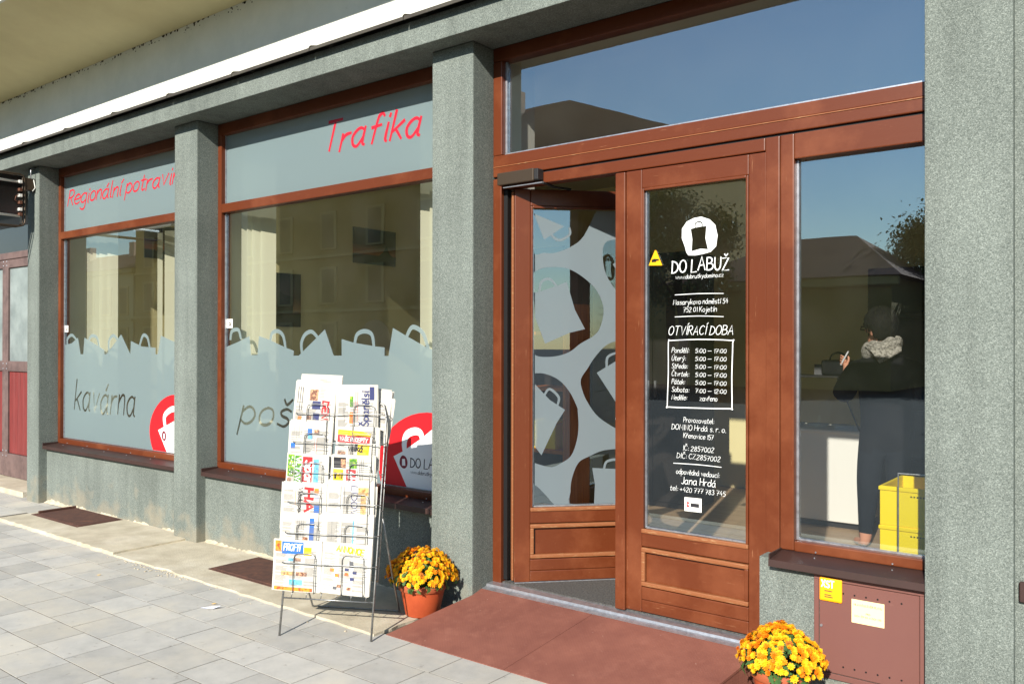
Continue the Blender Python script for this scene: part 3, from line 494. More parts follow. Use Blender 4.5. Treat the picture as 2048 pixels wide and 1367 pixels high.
# ------------------------------------------------------------------ door leaves, in leaf coordinates (x along, y through, z up)
WL = .79
def leaf(root, mirror=False, edge=.0):
    X = (lambda a: a) if not mirror else (lambda a: WL-a)
    def b(nm, a0, a1, z0, z1, y0=0, y1=.055, h=True, bev=.005, mat=None):
        lo, hi = sorted((X(a0), X(a1))); return G().box(lo, hi, y0, y1, z0, z1, bev=bev, seg=2).obj(nm, mat or ('wood_h' if h else 'wood_v'), root, local=True)
    b('stile', 0, .098, .182, 2.566, h=False); b('stile', .700, WL, .182, 2.566, h=False)
    b('top_rail', .0985, .6995, 2.464, 2.566); b('lock_rail', .0985, .6995, .536, .622); b('bottom_rail', .0985, .6995, .250, .318); b('kick_board', .0985, .6995, .184, .248)
    b('panel', .0985, .6995, .3185, .5355, .018, .04, bev=0)
    b('moulding', .0985, .6995, .608, .632, -.008, .014, bev=.006, mat='wood_worn'); b('moulding', .098, .700, .507, .531, -.008, .016, bev=.006, mat='wood_worn'); b('moulding', .098, .700, .324, .348, -.008, .016, bev=.006, mat='wood_worn')
    b('moulding', .0985, .120, .348, .507, -.007, .016, h=False, bev=.005, mat='wood_worn'); b('moulding', .678, .6995, .348, .507, -.007, .016, h=False, bev=.005)
    b('moulding', .0985, .112, .632, 2.462, -.006, .014, h=False, bev=.004); b('moulding', .686, .6995, .632, 2.462, -.006, .014, h=False, bev=.004); b('moulding', .112, .686, 2.450, 2.464, -.006, .014, bev=.004)
    g = G(); g.quad((.11, .028, .63), (.69, .028, .63), (.69, .028, 2.452), (.11, .028, 2.452)); g.obj('glass', 'glass', root, local=True)
    b('glazing_bead', .1125, .120, .634, 2.449, .014, .027, bev=0, mat='aluminium'); b('glazing_bead', .1205, .6855, .6325, .640, .014, .027, bev=0, mat='aluminium')
DF = part('door', shop); DF['label'] = 'fixed door leaf with white opening hours'
DF.location = Vector((.938, .195, 0))-lift(shop); ORG[DF.name] = Vector((.938, .195, 0)); leaf(DF)
G().box(-.058, .004, -.018, .05, .176, 2.562, bev=.006, seg=2).obj('cover_strip', 'wood_v', DF, local=True)
DO = part('door', shop); DO['label'] = 'door leaf standing open with bag cut-outs in its film'
DO.location = Vector((.150, .215, 0))-lift(shop); DO.rotation_euler = (0, 0, R(46.5)); ORG[DO.name] = Vector((.150, .215, 0)); leaf(DO)
G().box(.002, WL-.004, -.006, .02, .170, .182, bev=.002).obj('drip_rail', 'aluminium', DO, local=True)
G().box(-.014, -.001, .012, .05, .19, 2.55, bev=.003).obj('edge_strip', 'wood_worn', DO, local=True)
G().box(.067, .095, .215, .30, .19, 2.565).obj('door_seal', 'rubber', EN)  # black strip in place of the shaded gap between jamb and open leaf
# lock plate and handle seen through the fixed pane belong to the open leaf
G().box(.74, .765, -.010, -.001, 1.02, 1.24, bev=.003).obj('lock_plate', 'dark_metal', DO, local=True)
G().tube([(.752, -.005, 1.15), (.752, -.05, 1.15), (.66, -.055, 1.15)], .009, 8).obj('handle', 'aluminium', DO, smooth=True, local=True)
# film of the open leaf: ovals cut away, bags left standing in them
def cl(p): return (min(.684, max(.122, p[0])), min(2.447, max(.642, p[1])))
OV = [[(.1, 2.46), (.114, 2.193), (.187, 2.183), (.255, 2.184), (.358, 2.225), (.438, 2.294), (.518, 2.46)], [(.109, 2.054), (.176, 2.088), (.267, 2.097), (.358, 2.08), (.461, 2.014), (.53, 1.936), (.562, 1.836), (.542, 1.734), (.502, 1.678), (.416, 1.628), (.347, 1.577), (.256, 1.549), (.154, 1.549), (.109, 1.577)], [(.70, 2.28), (.649, 2.275), (.576, 2.255), (.555, 2.184), (.576, 2.06), (.649, 1.949), (.70, 1.92)], [(.7, 1.65), (.649, 1.645), (.577, 1.617), (.507, 1.544), (.462, 1.476), (.419, 1.409), (.427, 1.342), (.462, 1.264), (.531, 1.174), (.647, 1.099), (.7, 1.08)], [(.109, 1.444), (.188, 1.444), (.279, 1.405), (.347, 1.332), (.393, 1.242), (.399, 1.209), (.404, 1.12), (.393, 1.03), (.359, .941), (.302, .898), (.234, .871), (.155, .89), (.108, .907)], [(.7, .975), (.647, .976), (.554, .966), (.474, .934), (.405, .896), (.365, .807), (.354, .718), (.371, .63), (.7, .63)], [(.1, .785), (.15, .75), (.189, .711), (.225, .67), (.246, .63), (.1, .63)]]
BG = [[(.117, 2.422), (.312, 2.347), (.187, 2.263)], [(.118, 1.938), (.154, 1.943), (.273, 1.984), (.329, 2.007), (.347, 1.946), (.381, 1.834), (.444, 1.717), (.347, 1.694), (.194, 1.627), (.131, 1.788)], [(.62, 2.12), (.70, 2.16), (.70, 2.02)], [(.519, 1.448), (.7, 1.545), (.7, 1.20), (.65, 1.251)], [(.107, 1.389), (.223, 1.283), (.319, 1.221), (.268, 1.143), (.172, .945), (.108, 1.012)], [(.491, .861), (.7, .850), (.7, .63), (.503, .63), (.508, .759)]]
HD = [[(.232, 2.315), (.24, 2.285), (.285, 2.262), (.346, 2.297), (.346, 2.336)], [(.156, 1.938), (.171, 2.005), (.222, 2.022), (.269, 1.975)], [(.582, 1.475), (.588, 1.544), (.646, 1.572)], [(.189, 1.310), (.222, 1.349), (.279, 1.299), (.27, 1.245)], [(.566, .855), (.583, .898), (.647, .908), (.68, .86)]]
ru = [('f', [(.1215, .641), (.6845, .641), (.6845, 2.4485), (.1215, 2.4485)])]
ru += [('o', [cl(p) for p in smooth(o, 4)]) for o in OV]+[('b', [cl(p) for p in o]) for o in BG]
for h in HD:
    for qs in ribbons([smooth(h, 5)], .008): ru += [('b', [cl(p) for p in q_]) for q_ in qs]
cut2d(ru, lambda s: 'f' in s and ('o' not in s or 'b' in s), lambda a, b: (a, .0265, b)).obj('frosted_film', 'frost_door', DO, local=True)
# writing on the fixed leaf
g = G(); F = lambda a, b, k=0: (a-.938, .0215-k, b)
W = lambda t, x0, x1, z, h, pen=.0014, seed=1, **k: write(g, t, F, h, pen, seed, x1-x0, at=(x0, z), **k)
W('DO LABUŽ', 1.203, 1.523, 2.003, .066, .0036, 4, slant=.04, rnd=.9); W('www.dobrutkydomino.cz', 1.226, 1.495, 1.967, .021, .0011, 6)
W('Masarykovo náměstí 54', 1.212, 1.519, 1.832, .0265, .00115, 7); W('752 01 Kojetín', 1.270, 1.458, 1.792, .0265, .00115, 8)
W('OTVÍRACÍ DOBA', 1.183, 1.545, 1.673, .046, .0018, 9, slant=.22)
for i, (d_, t_) in enumerate((('Pondělí:', '5:00 _ 17:00'), ('Úterý:', '5:00 _ 17:00'), ('Středa:', '5:00 _ 17:00'), ('Čtvrtek:', '5:00 _ 17:00'), ('Pátek:', '5:00 _ 17:00'), ('Sobota:', '7:00 _ 12:00'), ('Neděle:', 'zavřeno'))):
    z = 1.579-.0412*i; wd = [.102, .082, .094, .102, .078, .102, .09][i]
    W(d_, 1.203, 1.203+wd, z, .026, .00115, 20+i, slant=.2)
    if i < 6: W(t_, 1.339, 1.511, z, .0225, .00115, 40+i)
    else: W(t_, 1.365, 1.461, z, .026, .00115, 41)
W('Provozovatel:', 1.272, 1.444, 1.216, .026, .00115, 60); W('DOMINO Hrdá s. r. o.', 1.203, 1.508, 1.175, .028, .00125, 61); W('Křenovice 157', 1.272, 1.442, 1.134, .026, .00115, 62)
W('IČ: 2857002', 1.269, 1.444, 1.068, .0265, .00115, 63); W('DIČ: CZ2857002', 1.233, 1.479, 1.026, .0265, .00115, 64)
W('odpovědná vedoucí:', 1.230, 1.474, .943, .026, .00115, 65); W('Jana Hrdá', 1.259, 1.452, .893, .037, .0016, 66); W('tel: +420 777 783 745', 1.194, 1.508, .852, .026, .00115, 67)
def line(pts, w_=.0020):
    for qs in ribbons([smooth(pts, 3)], w_):
        for i, q_ in enumerate(qs): g.quad(*[F(a, b, .00012+.000008*(i % 4)) for a, b in q_])
line([(1.223, 1.884), (1.36, 1.886), (1.495, 1.882)]); line([(1.223, 1.768), (1.36, 1.77), (1.495, 1.764)]); line([(1.215, .996), (1.36, 1.0), (1.484, .998)])
line([(1.190, 1.643), (1.36, 1.649), (1.538, 1.643), (1.545, 1.632), (1.540, 1.46), (1.541, 1.305), (1.53, 1.298), (1.36, 1.293), (1.186, 1.291), (1.178, 1.30), (1.184, 1.47), (1.184, 1.634), (1.192, 1.643)], .0030)
g.obj('white_lettering', 'white_vinyl', DF, local=True)
bagp = [(1.313, 2.225), (1.36, 2.232), (1.401, 2.233), (1.396, 2.17), (1.410, 2.112), (1.37, 2.118), (1.318, 2.108), (1.322, 2.17)]
ru = [('o', [(1.262, 2.18), (1.263, 2.23), (1.29, 2.265), (1.33, 2.280), (1.372, 2.284), (1.42, 2.265), (1.45, 2.235), (1.463, 2.18), (1.455, 2.125), (1.425, 2.098), (1.385, 2.090), (1.34, 2.085), (1.30, 2.088), (1.288, 2.105), (1.278, 2.14)]), ('i', bagp)]
for qs in ribbons([smooth([(1.338, 2.23), (1.34, 2.252), (1.36, 2.258), (1.376, 2.25), (1.378, 2.232)], 4)], .0032): ru += [('i', list(q_)) for q_ in qs]
cut2d(ru, lambda s: 'o' in s and 'i' not in s, lambda a, b: F(a, b)).obj('bag_emblem', 'white_vinyl', DF, local=True)
G().prism([(1.066, 2.048), (1.148, 2.044), (1.112, 2.126), (1.104, 2.128)], .0205, .0215, lambda a, b, h: (a-.938, h, b)).obj('camera_sticker', 'yellow_sign', DF, local=True)
G().prism([(1.085, 2.064), (1.112, 2.064), (1.112, 2.070), (1.128, 2.070), (1.128, 2.078), (1.1, 2.082), (1.085, 2.078)], .0198, .0203, lambda a, b, h: (a-.938, h, b)).obj('camera_symbol', 'black', DF, local=True)
G().prism([(1.279, .752), (1.376, .754), (1.376, .826), (1.279, .824)], .0205, .0215, lambda a, b, h: (a-.938, h, b)).obj('sticker', 'white_paper', DF, local=True)
G().box(.376, .424, .0196, .0203, .777, .797).obj('sticker_print', 'print_black', DF, local=True); G().prism([(.352, .775), (.372, .775), (.362, .788), (.372, .800), (.352, .802), (.358, .788)], .0196, .0203, lambda a, b, h: (a, h, b)).obj('sticker_print', 'print_red', DF, local=True)
# door closer on the head, arm folded to the open leaf
dc = part('door_closer', EN.parent); G().box(.082, .355, .128, .189, 2.578, 2.652, bev=.006, seg=2).obj('closer_body', 'closer', dc); G().box(.3555, .385, .130, .189, 2.582, 2.648, bev=.004).obj('closer_cap', 'dark_metal', dc)
G().box(.11, .40, .150, .168, 2.562, 2.570, bev=.002).obj('closer_arm', 'aluminium', dc); G().tube([(.40, .16, 2.566), (.38, .30, 2.562), (.42, .42, 2.56)], .008, 6).obj('closer_arm', 'dark_metal', dc)
# ------------------------------------------------------------------ bay left of the first pillar: panelled garage door
GD = part('garage_door', shop); yg = .42
bx('reveal_wall', 'stucco', shop, -6.30, -6.0875, .3105, .5, -.03, ZS-.002)
bx('door_lintel', 'black', GD, -9.4, -6.30, yg+.02, yg+.1, 3.0, ZS-.002); bx('fanlight', 'win_dark', GD, -9.4, -6.30, yg+.01, yg+.03, 2.70, 2.999)
G().box(-9.4, -6.30, yg-.03, yg+.05, 2.62, 2.70, bev=.006).obj('head_rail', 'garage_frame', GD)
for k, x1 in enumerate((-6.30, -6.985, -7.67, -8.355)):
    x0 = x1-.68
    G().box(x0, x0+.075, yg-.02, yg+.05, .06, 2.619, bev=.005).obj('leaf_stile', 'garage_frame', GD); G().box(x1-.075, x1, yg-.02, yg+.05, .06, 2.619, bev=.005).obj('leaf_stile', 'garage_frame', GD)
    for z0, z1 in ((.06, .33), (1.30, 1.42), (2.52, 2.618)): G().box(x0+.0755, x1-.0755, yg-.018, yg+.05, z0, z1, bev=.004).obj('leaf_rail', 'garage_frame', GD)
    G().box(x0+.0755, x1-.0755, yg+.005, yg+.02, 1.4205, 2.5195).obj('wired_glass', 'wired_glass', GD)
    for j in range(4): xx = x0+.0755+.1323*j; G().box(xx+.002, xx+.130, yg+.0, yg+.03, .3305, 1.2995, bev=.008).obj('board', 'garage_red', GD)
    g = G()
    for z in (.36, 1.33, 1.39, 2.55, 2.60, .30):
        for x in (x0+.045, x1-.045): g.ball((x, yg-.021, z), .010, 1, (1, .5, 1))
    tag(g.obj('bolts', 'aluminium', GD), kind='stuff')
bx('garage_step', 'concrete', shop, -9.4, -6.301, .05, .9, -.03, .055)
# ------------------------------------------------------------------ inside the shop
FL = .168
struct(bx('shop_floor', 'int_floor', None, -6.06, 3.6, .32, 4.6, .02, FL)); struct(bx('shop_ceiling', 'int_ceiling', None, -6.3, 5.2, .328, 4.9, 3.40, 3.5))
struct(bx('back_wall', 'int_wall', None, -6.3, 5.2, 4.4, 4.6, FL, 3.40)); struct(bx('partition_wall', 'int_wall', None, -3.14, -3.02, .322, 4.4, FL, 3.40))
struct(bx('left_wall', 'int_wall', None, -6.2, -6.06, .312, 4.4, FL, 3.40)); struct(bx('right_wall', 'int_wall', None, 3.4, 3.6, .322, 4.4, FL, 3.40))
struct(bx('inner_pier', 'int_white', None, -.34, .0, .312, .62, FL, 3.40))
bx('entrance_mat', 'mat_grey', None, .07, 1.72, .203, 1.6, FL+.001, FL+.010)
tag(D.objects['entrance_mat'], 'dark grey ribbed door mat just inside the open door', 'mat')
def picture(name, label, plane, c, a0, a1, z0, z1, scene):
    t = thing(name, label, 'picture', (c if plane == 'X' else (a0+a1)/2, (a0+a1)/2 if plane == 'X' else c, z0))
    f = (lambda a, b, k: (c+.012+k, a, b)) if plane == 'X' else (lambda a, b, k: (a, c-.012-k, b))
    s_ = (lambda a, b, h: (c+h, a, b)) if plane == 'X' else (lambda a, b, h: (a, c-h, b))
    G().prism([(a0, z0), (a1, z0), (a1, z1), (a0, z1)], .001, .012, s_).obj('canvas', scene, t)
    return t, f
def sunset(name, col2):
    m = D.materials.new(name); m.use_nodes = True; n = m.node_tree.nodes; L = m.node_tree.links; b = n['Principled BSDF']; b.inputs['Roughness'].default_value = .4
    co = n.new('ShaderNodeTexCoord'); v = n.new('ShaderNodeSeparateXYZ'); L.new(co.outputs['Generated'], v.inputs[0])
    cr = n.new('ShaderNodeValToRGB'); e = cr.color_ramp.elements; e[0].position = 0; e[0].color = (.006, .006, .01, 1); e[1].position = 1; e[1].color = (.02, .028, .05, 1)
    for p, c in ((.24, (.008, .007, .010)), (.30, col2), (.55, (.05, .025, .03))): k = e.new(p); k.color = (*c, 1)
    L.new(v.outputs[2], cr.inputs[0]); L.new(cr.outputs[0], b.inputs['Base Color']); MAT[name] = m
sunset('sunset_a', (.5, .14, .03)); sunset('sunset_b', (.32, .16, .06))
t, f = picture('sunset_picture', 'wide dark sunset photograph hanging inside behind the Trafika window', 'X', -3.02, 1.72, 2.29, 2.42, 2.77, 'sunset_a')
G().prism([(1.98, 2.43), (2.27, 2.43), (2.27, 2.50), (2.2, 2.54), (2.16, 2.62), (2.12, 2.56), (2.04, 2.50)], .0125, .0135, lambda a, b, h: (-3.02+h, a, b)).obj('church_silhouette', 'black', t)
t, f = picture('night_picture', 'tall dark evening photograph hanging inside beside the curtain', 'X', -3.02, .80, 1.09, 1.78, 2.26, 'sunset_b')
G().prism([(.82, 1.90), (1.0, 1.90), (1.0, 2.05), (.90, 2.07), (.86, 2.10), (.83, 2.03)], .0125, .0135, lambda a, b, h: (-3.02+h, a, b)).obj('castle_silhouette', 'black', t)
picture('dark_picture', 'dark picture on the wall behind the window with Regionalni lettering', 'X', -6.06, 1.25, 1.75, 2.62, 3.0, 'sunset_a')
picture('small_photo', 'upper small grey photo on the wall seen through the door glass', 'Y', 4.4, -.10, .16, 2.17, 2.56, 'dark_board'); picture('small_photo', 'lower small grey photo on the wall seen through the door glass', 'Y', 4.4, -.10, .16, 1.69, 2.08, 'dark_board')
def curtain(label, slats, z0, z1, turn): # vertical blind: each slat hangs from one rail
    xs = [s[0] for s in slats]; t = thing('vertical_blind', label, 'blind', (sum(xs)/len(xs), slats[0][1], z0), 'cream vertical blinds beside the windows')
    G().box(min(xs)-.1, max(xs)+.1, .40, .44, z1, z1+.035).obj('rail', 'int_white', t)
    for i, (x, y, wd, a) in enumerate(slats):
        dx, dy = math.cos(a)*wd/2, math.sin(a)*wd/2; g = G(); k = 6
        for j in range(k):
            p = [(-1+2*j/k), (-1+2*(j+1)/k)]
            cu = [.012*math.cos(v*1.5) for v in p]
            A = (x+dx*p[0]-dy*cu[0]/wd*.2, y+dy*p[0]+dx*cu[0]/wd*.2); B = (x+dx*p[1]-dy*cu[1]/wd*.2, y+dy*p[1]+dx*cu[1]/wd*.2)
            g.quad((*A, z0), (*B, z0), (*B, z1), (*A, z1))
        g.obj('slat', 'curtain', t)
curtain('cream vertical blind at the left edge of the Trafika window', [(-2.86, .42, .10, .9), (-2.80, .43, .10, .9), (-2.73, .44, .12, .6), (-2.63, .46, .15, .35)], .9, 3.30, 0)
curtain('cream vertical blind at the right edge of the Trafika window', [(-.80, .46, .13, .3), (-.70, .45, .13, .3), (-.58, .44, .13, .3)], .9, 3.30, 0)
curtain('cream vertical blind at the left edge of the kavarna window', [(-5.62, .45, .11, .9), (-5.52, .46, .11, .8), (-5.40, .47, .14, .4), (-5.26, .48, .13, .4)], .9, 3.30, 0)
curtain('single cream blind slats hanging in the middle of the kavarna window', [(-4.60, .62, .05, .7), (-4.36, .60, .14, .5), (-4.12, .6, .04, .7)], .9, 2.72, 0)
# tall cupboard: dark doors, a pine board leaning in front
t = thing('dark_cupboard', 'tall dark cupboard inside, seen through the door glass', 'cupboard', (-.45, 3.3, FL))
G().box(-.78, -.06, 3.0, 3.5, FL, 2.45, bev=.006).obj('carcass', 'dark_board', t)
for x0, x1 in ((-.775, -.425), (-.415, -.065)): o = G().box(x0, x1, 2.982, 2.999, FL+.05, 2.43, bev=.003).obj('cupboard_door', 'dark_board', t); G().box(x1-.04 if x0 < -.7 else x0+.02, x1-.02 if x0 < -.7 else x0+.04, 2.965, 2.981, 1.15, 1.30).obj('handle', 'aluminium', o)
t = thing('pine_shelf', 'orange pine shelf unit behind the open door', 'shelf', (-.95, 1.9, FL))
for x in (-1.40, -.52): G().box(x, x+.03, 1.7, 2.05, FL, 1.95, bev=.003).obj('shelf_side', 'pine', t)
for z in (.24, .75, 1.25, 1.70, 1.92): G().box(-1.3695, -.5205, 1.7, 2.05, z, z+.028, bev=.003).obj('shelf_board', 'pine', t)
G().box(-1.3695, -.5205, 2.051, 2.06, FL, 1.95).obj('shelf_back', 'dark_board', t)
t = thing('yellow_box', 'yellow box on the pine shelf', 'box', (-.8, 1.85, .778)); G().box(-1.0, -.62, 1.74, 1.98, .779, .98, bev=.006).obj('box_body', 'crate', t); G().box(-1.01, -.61, 1.73, 1.99, .9805, 1.0, bev=.004).obj('box_lid', 'crate', t)
t = thing('dark_cupboard', 'wide dark cupboard inside, behind the cut-outs of the open door', 'cupboard', (-2.2, 3.35, FL)); G().box(-2.95, -1.45, 3.1, 3.6, FL, 2.6, bev=.006).obj('carcass', 'dark_board', t); [G().box(x_, x_+.48, 3.082, 3.099, FL+.05, 2.58, bev=.003).obj('cupboard_door', 'dark_board', t) for x_ in (-2.94, -2.44, -1.94)]  # added cupboard, there to darken what shows through the film cut-outs
t = thing('wall_cabinet', 'black tall shelving behind the woman', 'shelving', (1.9, 4.2, FL)); G().box(1.15, 3.2, 4.05, 4.39, FL, 2.30, bev=.005).obj('carcass', 'dark_board', t)
for i in range(4): G().box(1.2, 3.15, 4.0, 4.049, .6+.42*i, .64+.42*i, bev=.003).obj('shelf_board', 'dark_board', t)
# counter with a glass display case
t = thing('display_counter', 'white shop counter with glass display case', 'counter', (1.0, 3.3, FL))
G().box(.64, 1.38, 3.06, 3.55, FL+.05, .92, bev=.004).obj('counter_base', 'counter', t); G().box(.66, 1.36, 3.10, 3.54, FL, FL+.049).obj('plinth', 'dark_metal', t); G().box(.62, 1.40, 3.04, 3.57, .921, .945, bev=.004).obj('counter_top', 'counter', t)
g = G(); g.quad((.64, 3.06, .946), (1.36, 3.06, .946), (1.14, 3.22, 1.355), (.64, 3.22, 1.355)); g.obj('case_front', 'clear_glass', t)
g = G(); g.quad((1.36, 3.06, .946), (1.36, 3.54, .946), (1.14, 3.54, 1.355), (1.14, 3.22, 1.355)); g.obj('case_side', 'clear_glass', t)
G().box(.63, 1.15, 3.20, 3.56, 1.356, 1.370).obj('case_top', 'dark_metal', t); G().tube([(1.36, 3.06, .946), (1.14, 3.22, 1.355)], .007, 6).obj('case_edge', 'dark_metal', t)
for i in range(3): x = .76+.2*i; b_ = G(); b_.lathe([(.001, .0), (.07, .002), (.09, .022), (.088, .025), (.06, .01)], (x, 3.3, .946), 16); tag(b_.obj('plate', 'white_paper', None, smooth=True), 'white plate in the glass display case, %s of three' % ('leftmost', 'middle', 'rightmost')[i], 'plate', 'plates in the display case')
t = thing('handbag', 'black shiny handbag standing on the display case', 'bag', (1.12, 3.38, 1.371)); G().box(.98, 1.22, 3.30, 3.45, 1.371, 1.50, bev=.025, seg=3).obj('bag_body', 'bag', t, smooth=True); G().tube(smooth([(1.03, 1.49), (1.05, 1.54), (1.10, 1.56), (1.15, 1.54), (1.17, 1.49)], 4) and [(a, 3.37, b) for a, b in smooth([(1.03, 1.49), (1.05, 1.54), (1.10, 1.56), (1.15, 1.54), (1.17, 1.49)], 4)], .008, 6).obj('bag_handle', 'bag', t, smooth=True)
t = thing('notice_card', 'small grey card standing on the display case', 'card', (.93, 3.42, 1.371)); G().box(.89, .98, 3.41, 3.415, 1.371, 1.46).obj('card', 'print_grey', t); G().prism([(3.415, 1.371), (3.45, 1.371), (3.416, 1.44)], .93, .94, lambda a, b, h: (h, a, b)).obj('card_stand', 'print_grey', t)
# stacked yellow crates close behind the right window
for i, nm_ in enumerate(('bottom', 'second lowest', 'second highest', 'topmost')):
    z = FL+.191*i; t = thing('plastic_crate', nm_+' yellow plastic crate of the stack behind the right window', 'crate', (2.38, .78, z), 'yellow crates stacked behind the window'); x0, x1, y0, y1 = 2.160, 2.62, .56, .98; h = .19
    for nm, d_ in (('crate_side', (x0, x1, y0, y0+.012)), ('crate_side', (x0, x1, y1-.012, y1)), ('crate_side', (x0, x0+.012, y0+.0125, y1-.0125)), ('crate_side', (x1-.012, x1, y0+.0125, y1-.0125))): G().box(*d_, z, z+h, bev=.002).obj(nm, 'crate', t)
    G().box(x0+.0125, x1-.0125, y0+.0125, y1-.0125, z, z+.012).obj('crate_bottom', 'crate', t)
    G().box(x0-.006, x1+.006, y0-.006, y0-.0005, z+h-.02, z+h-.002, bev=.002).obj('crate_rim', 'crate', t); G().box(x0-.006, x0-.0005, y0-.006, y1+.006, z+h-.02, z+h-.002, bev=.002).obj('crate_rim', 'crate', t)
    g = G()
    for j in range(9): g.box(x0+.14+.014*j, x0+.147+.014*j, y0-.0016, y0-.0002, z+h-.045, z+h-.038)
    tag(g.obj('grip_slots', 'black', t), kind='stuff')
t = thing('glass_screen', 'low glass screen with thin metal edge before the yellow crates', 'screen', (2.5, .42, FL)); G().tube([(2.279, .42, FL), (2.279, .42, 1.018), (2.9, .42, 1.03), (2.9, .42, FL)], .004, 6).obj('screen_frame', 'aluminium', t); g = G(); g.quad((2.282, .42, FL), (2.9, .42, FL), (2.9, .42, 1.028), (2.282, .42, 1.016)); g.obj('screen_pane', 'clear_glass', t)
# ------------------------------------------------------------------ ramp
def rz(y): return .004+.146*(y+.54)/.625
def rl(y): return -.012-.155*(-y)/.54 if y < 0 else .003
def rr(y): return 1.735-.13*(.085-y)/.625
ramp = thing('entrance_ramp', 'red-brown checker plate ramp in front of the shop door', 'ramp', (.8, -.2, 0))
def rseam(y): return .795-.125*(.085-y)/.625
for nm, L_, R_ in (('ramp_plate', rl, lambda y: rseam(y)-.002), ('ramp_plate', lambda y: rseam(y)+.002, rr)):
    g = G(); Y_ = [.084, .0, -.0005, -.54] if L_ is rl else [.084, -.54]; Y_ = [.084, 0, -.54]
    top = [(L_(y), y, rz(y)) for y in Y_]+[(R_(y), y, rz(y)) for y in Y_[::-1]]
    tv = [g.b.verts.new(p) for p in top]; bv = [g.b.verts.new((p[0], p[1], max(p[2]-.012, -.006))) for p in top]; g.b.faces.new(tv); g.b.faces.new(bv[::-1])
    for i in range(len(tv)): j = (i+1) % len(tv); g.b.faces.new((tv[i], bv[i], bv[j], tv[j]))
    g.obj(nm, 'ramp_paint', ramp)
G().prism([(.08, -.006), (.08, rz(.08)-.013), (-.50, rz(-.50)-.0125), (-.50, -.006)], 0, .008, lambda a, b, h: (rr(a)-.012+h, a, b)).obj('ramp_side', 'ramp_paint', ramp)
G().prism([(-.005, -.006), (-.005, rz(0)-.014), (-.50, rz(-.50)-.0125), (-.50, -.006)], 0, .008, lambda a, b, h: (rl(a)+.006+h, a, b)).obj('ramp_side', 'ramp_paint', ramp)
m = MAT['ramp_paint']; n = m.node_tree.nodes; L = m.node_tree.links; co = n.new('ShaderNodeNewGeometry'); mp = n.new('ShaderNodeMapping'); mp.inputs['Rotation'].default_value = (0, 0, R(45)); L.new(co.outputs['Position'], mp.inputs[0])
ck = n.new('ShaderNodeTexVoronoi'); ck.inputs['Scale'].default_value = 75; ck.inputs['Randomness'].default_value = .1; L.new(mp.outputs[0], ck.inputs['Vector']); bp = n.new('ShaderNodeBump'); bp.inputs['Strength'].default_value = .3; bp.inputs['Distance'].default_value = .002; bp.invert = True; L.new(ck.outputs['Distance'], bp.inputs['Height']); L.new(bp.outputs[0], n['Principled BSDF'].inputs['Normal'])
# ------------------------------------------------------------------ gas cabinet under the right window
gc = thing('gas_cabinet', 'reddish brown steel gas cabinet set in the wall under the right window', 'cabinet', (2.23, .08, .13))
for d_ in ((2.0, 2.47, .552, .580), (2.0, 2.47, .11, .135), (2.0, 2.022, .1355, .5515), (2.448, 2.47, .1355, .5515)): G().box(d_[0], d_[1], .074, .0845, d_[2], d_[3], bev=.002).obj('cabinet_frame', 'gas_paint', gc)
G().box(2.024, 2.446, .077, .0845, .138, .549, bev=.002).obj('cabinet_door', 'gas_paint', gc)
for z in (.505, .175):
    for i in range(6): G().tube([(2.13+.049*i, .0768, z), (2.13+.049*i, .0755, z)], .0042, 8).obj('vent_hole', 'black', gc)
G().tube([(2.034, .076, .345), (2.034, .070, .345)], .006, 8).obj('lock', 'aluminium', gc)
o = G().box(2.028, 2.127, .068, .0735, .462, .567, bev=.006, seg=2).obj('yellow_plate', 'yellow_sign', gc); g = G(); write(g, 'XST', FV(.0678), .030, .0034, 2, .055, 0, .2, at=(2.037, .523)); g.obj('plate_lettering', 'white_vinyl', o)
g = G()
for j, (zz, wd) in enumerate(((.505, .034), (.487, .03), (.478, .036))): g.box(2.05, 2.05+wd, .0672, .0678, zz, zz+.004)
tag(g.obj('plate_small_print', 'ink', o), kind='stuff')
o = G().box(2.167, 2.305, .0752, .0762, .385, .489).obj('paper_notice', 'note_paper', gc); g = G(); write(g, 'HLAVNÍ UZÁVĚR PLYNU', FV(.0750), .0085, .0008, 3, .118, 0, .1, at=(2.177, .462)); g.obj('notice_lettering', 'ink', o); g = G(); write(g, 'PRO', FV(.0750), .007, .0007, 3, .018, 0, .1, at=(2.228, .428)); write(g, 'DOM ČP 54 A DOM 55', FV(.0750), .007, .0007, 3, .112, 0, .1, at=(2.18, .413)); tag(g.obj('notice_small_print', 'ink', o), kind='stuff')
G().box(2.822, 2.86, .012, .0345, .61, .69, bev=.004).obj('wall_hook', 'sill_metal', shop)
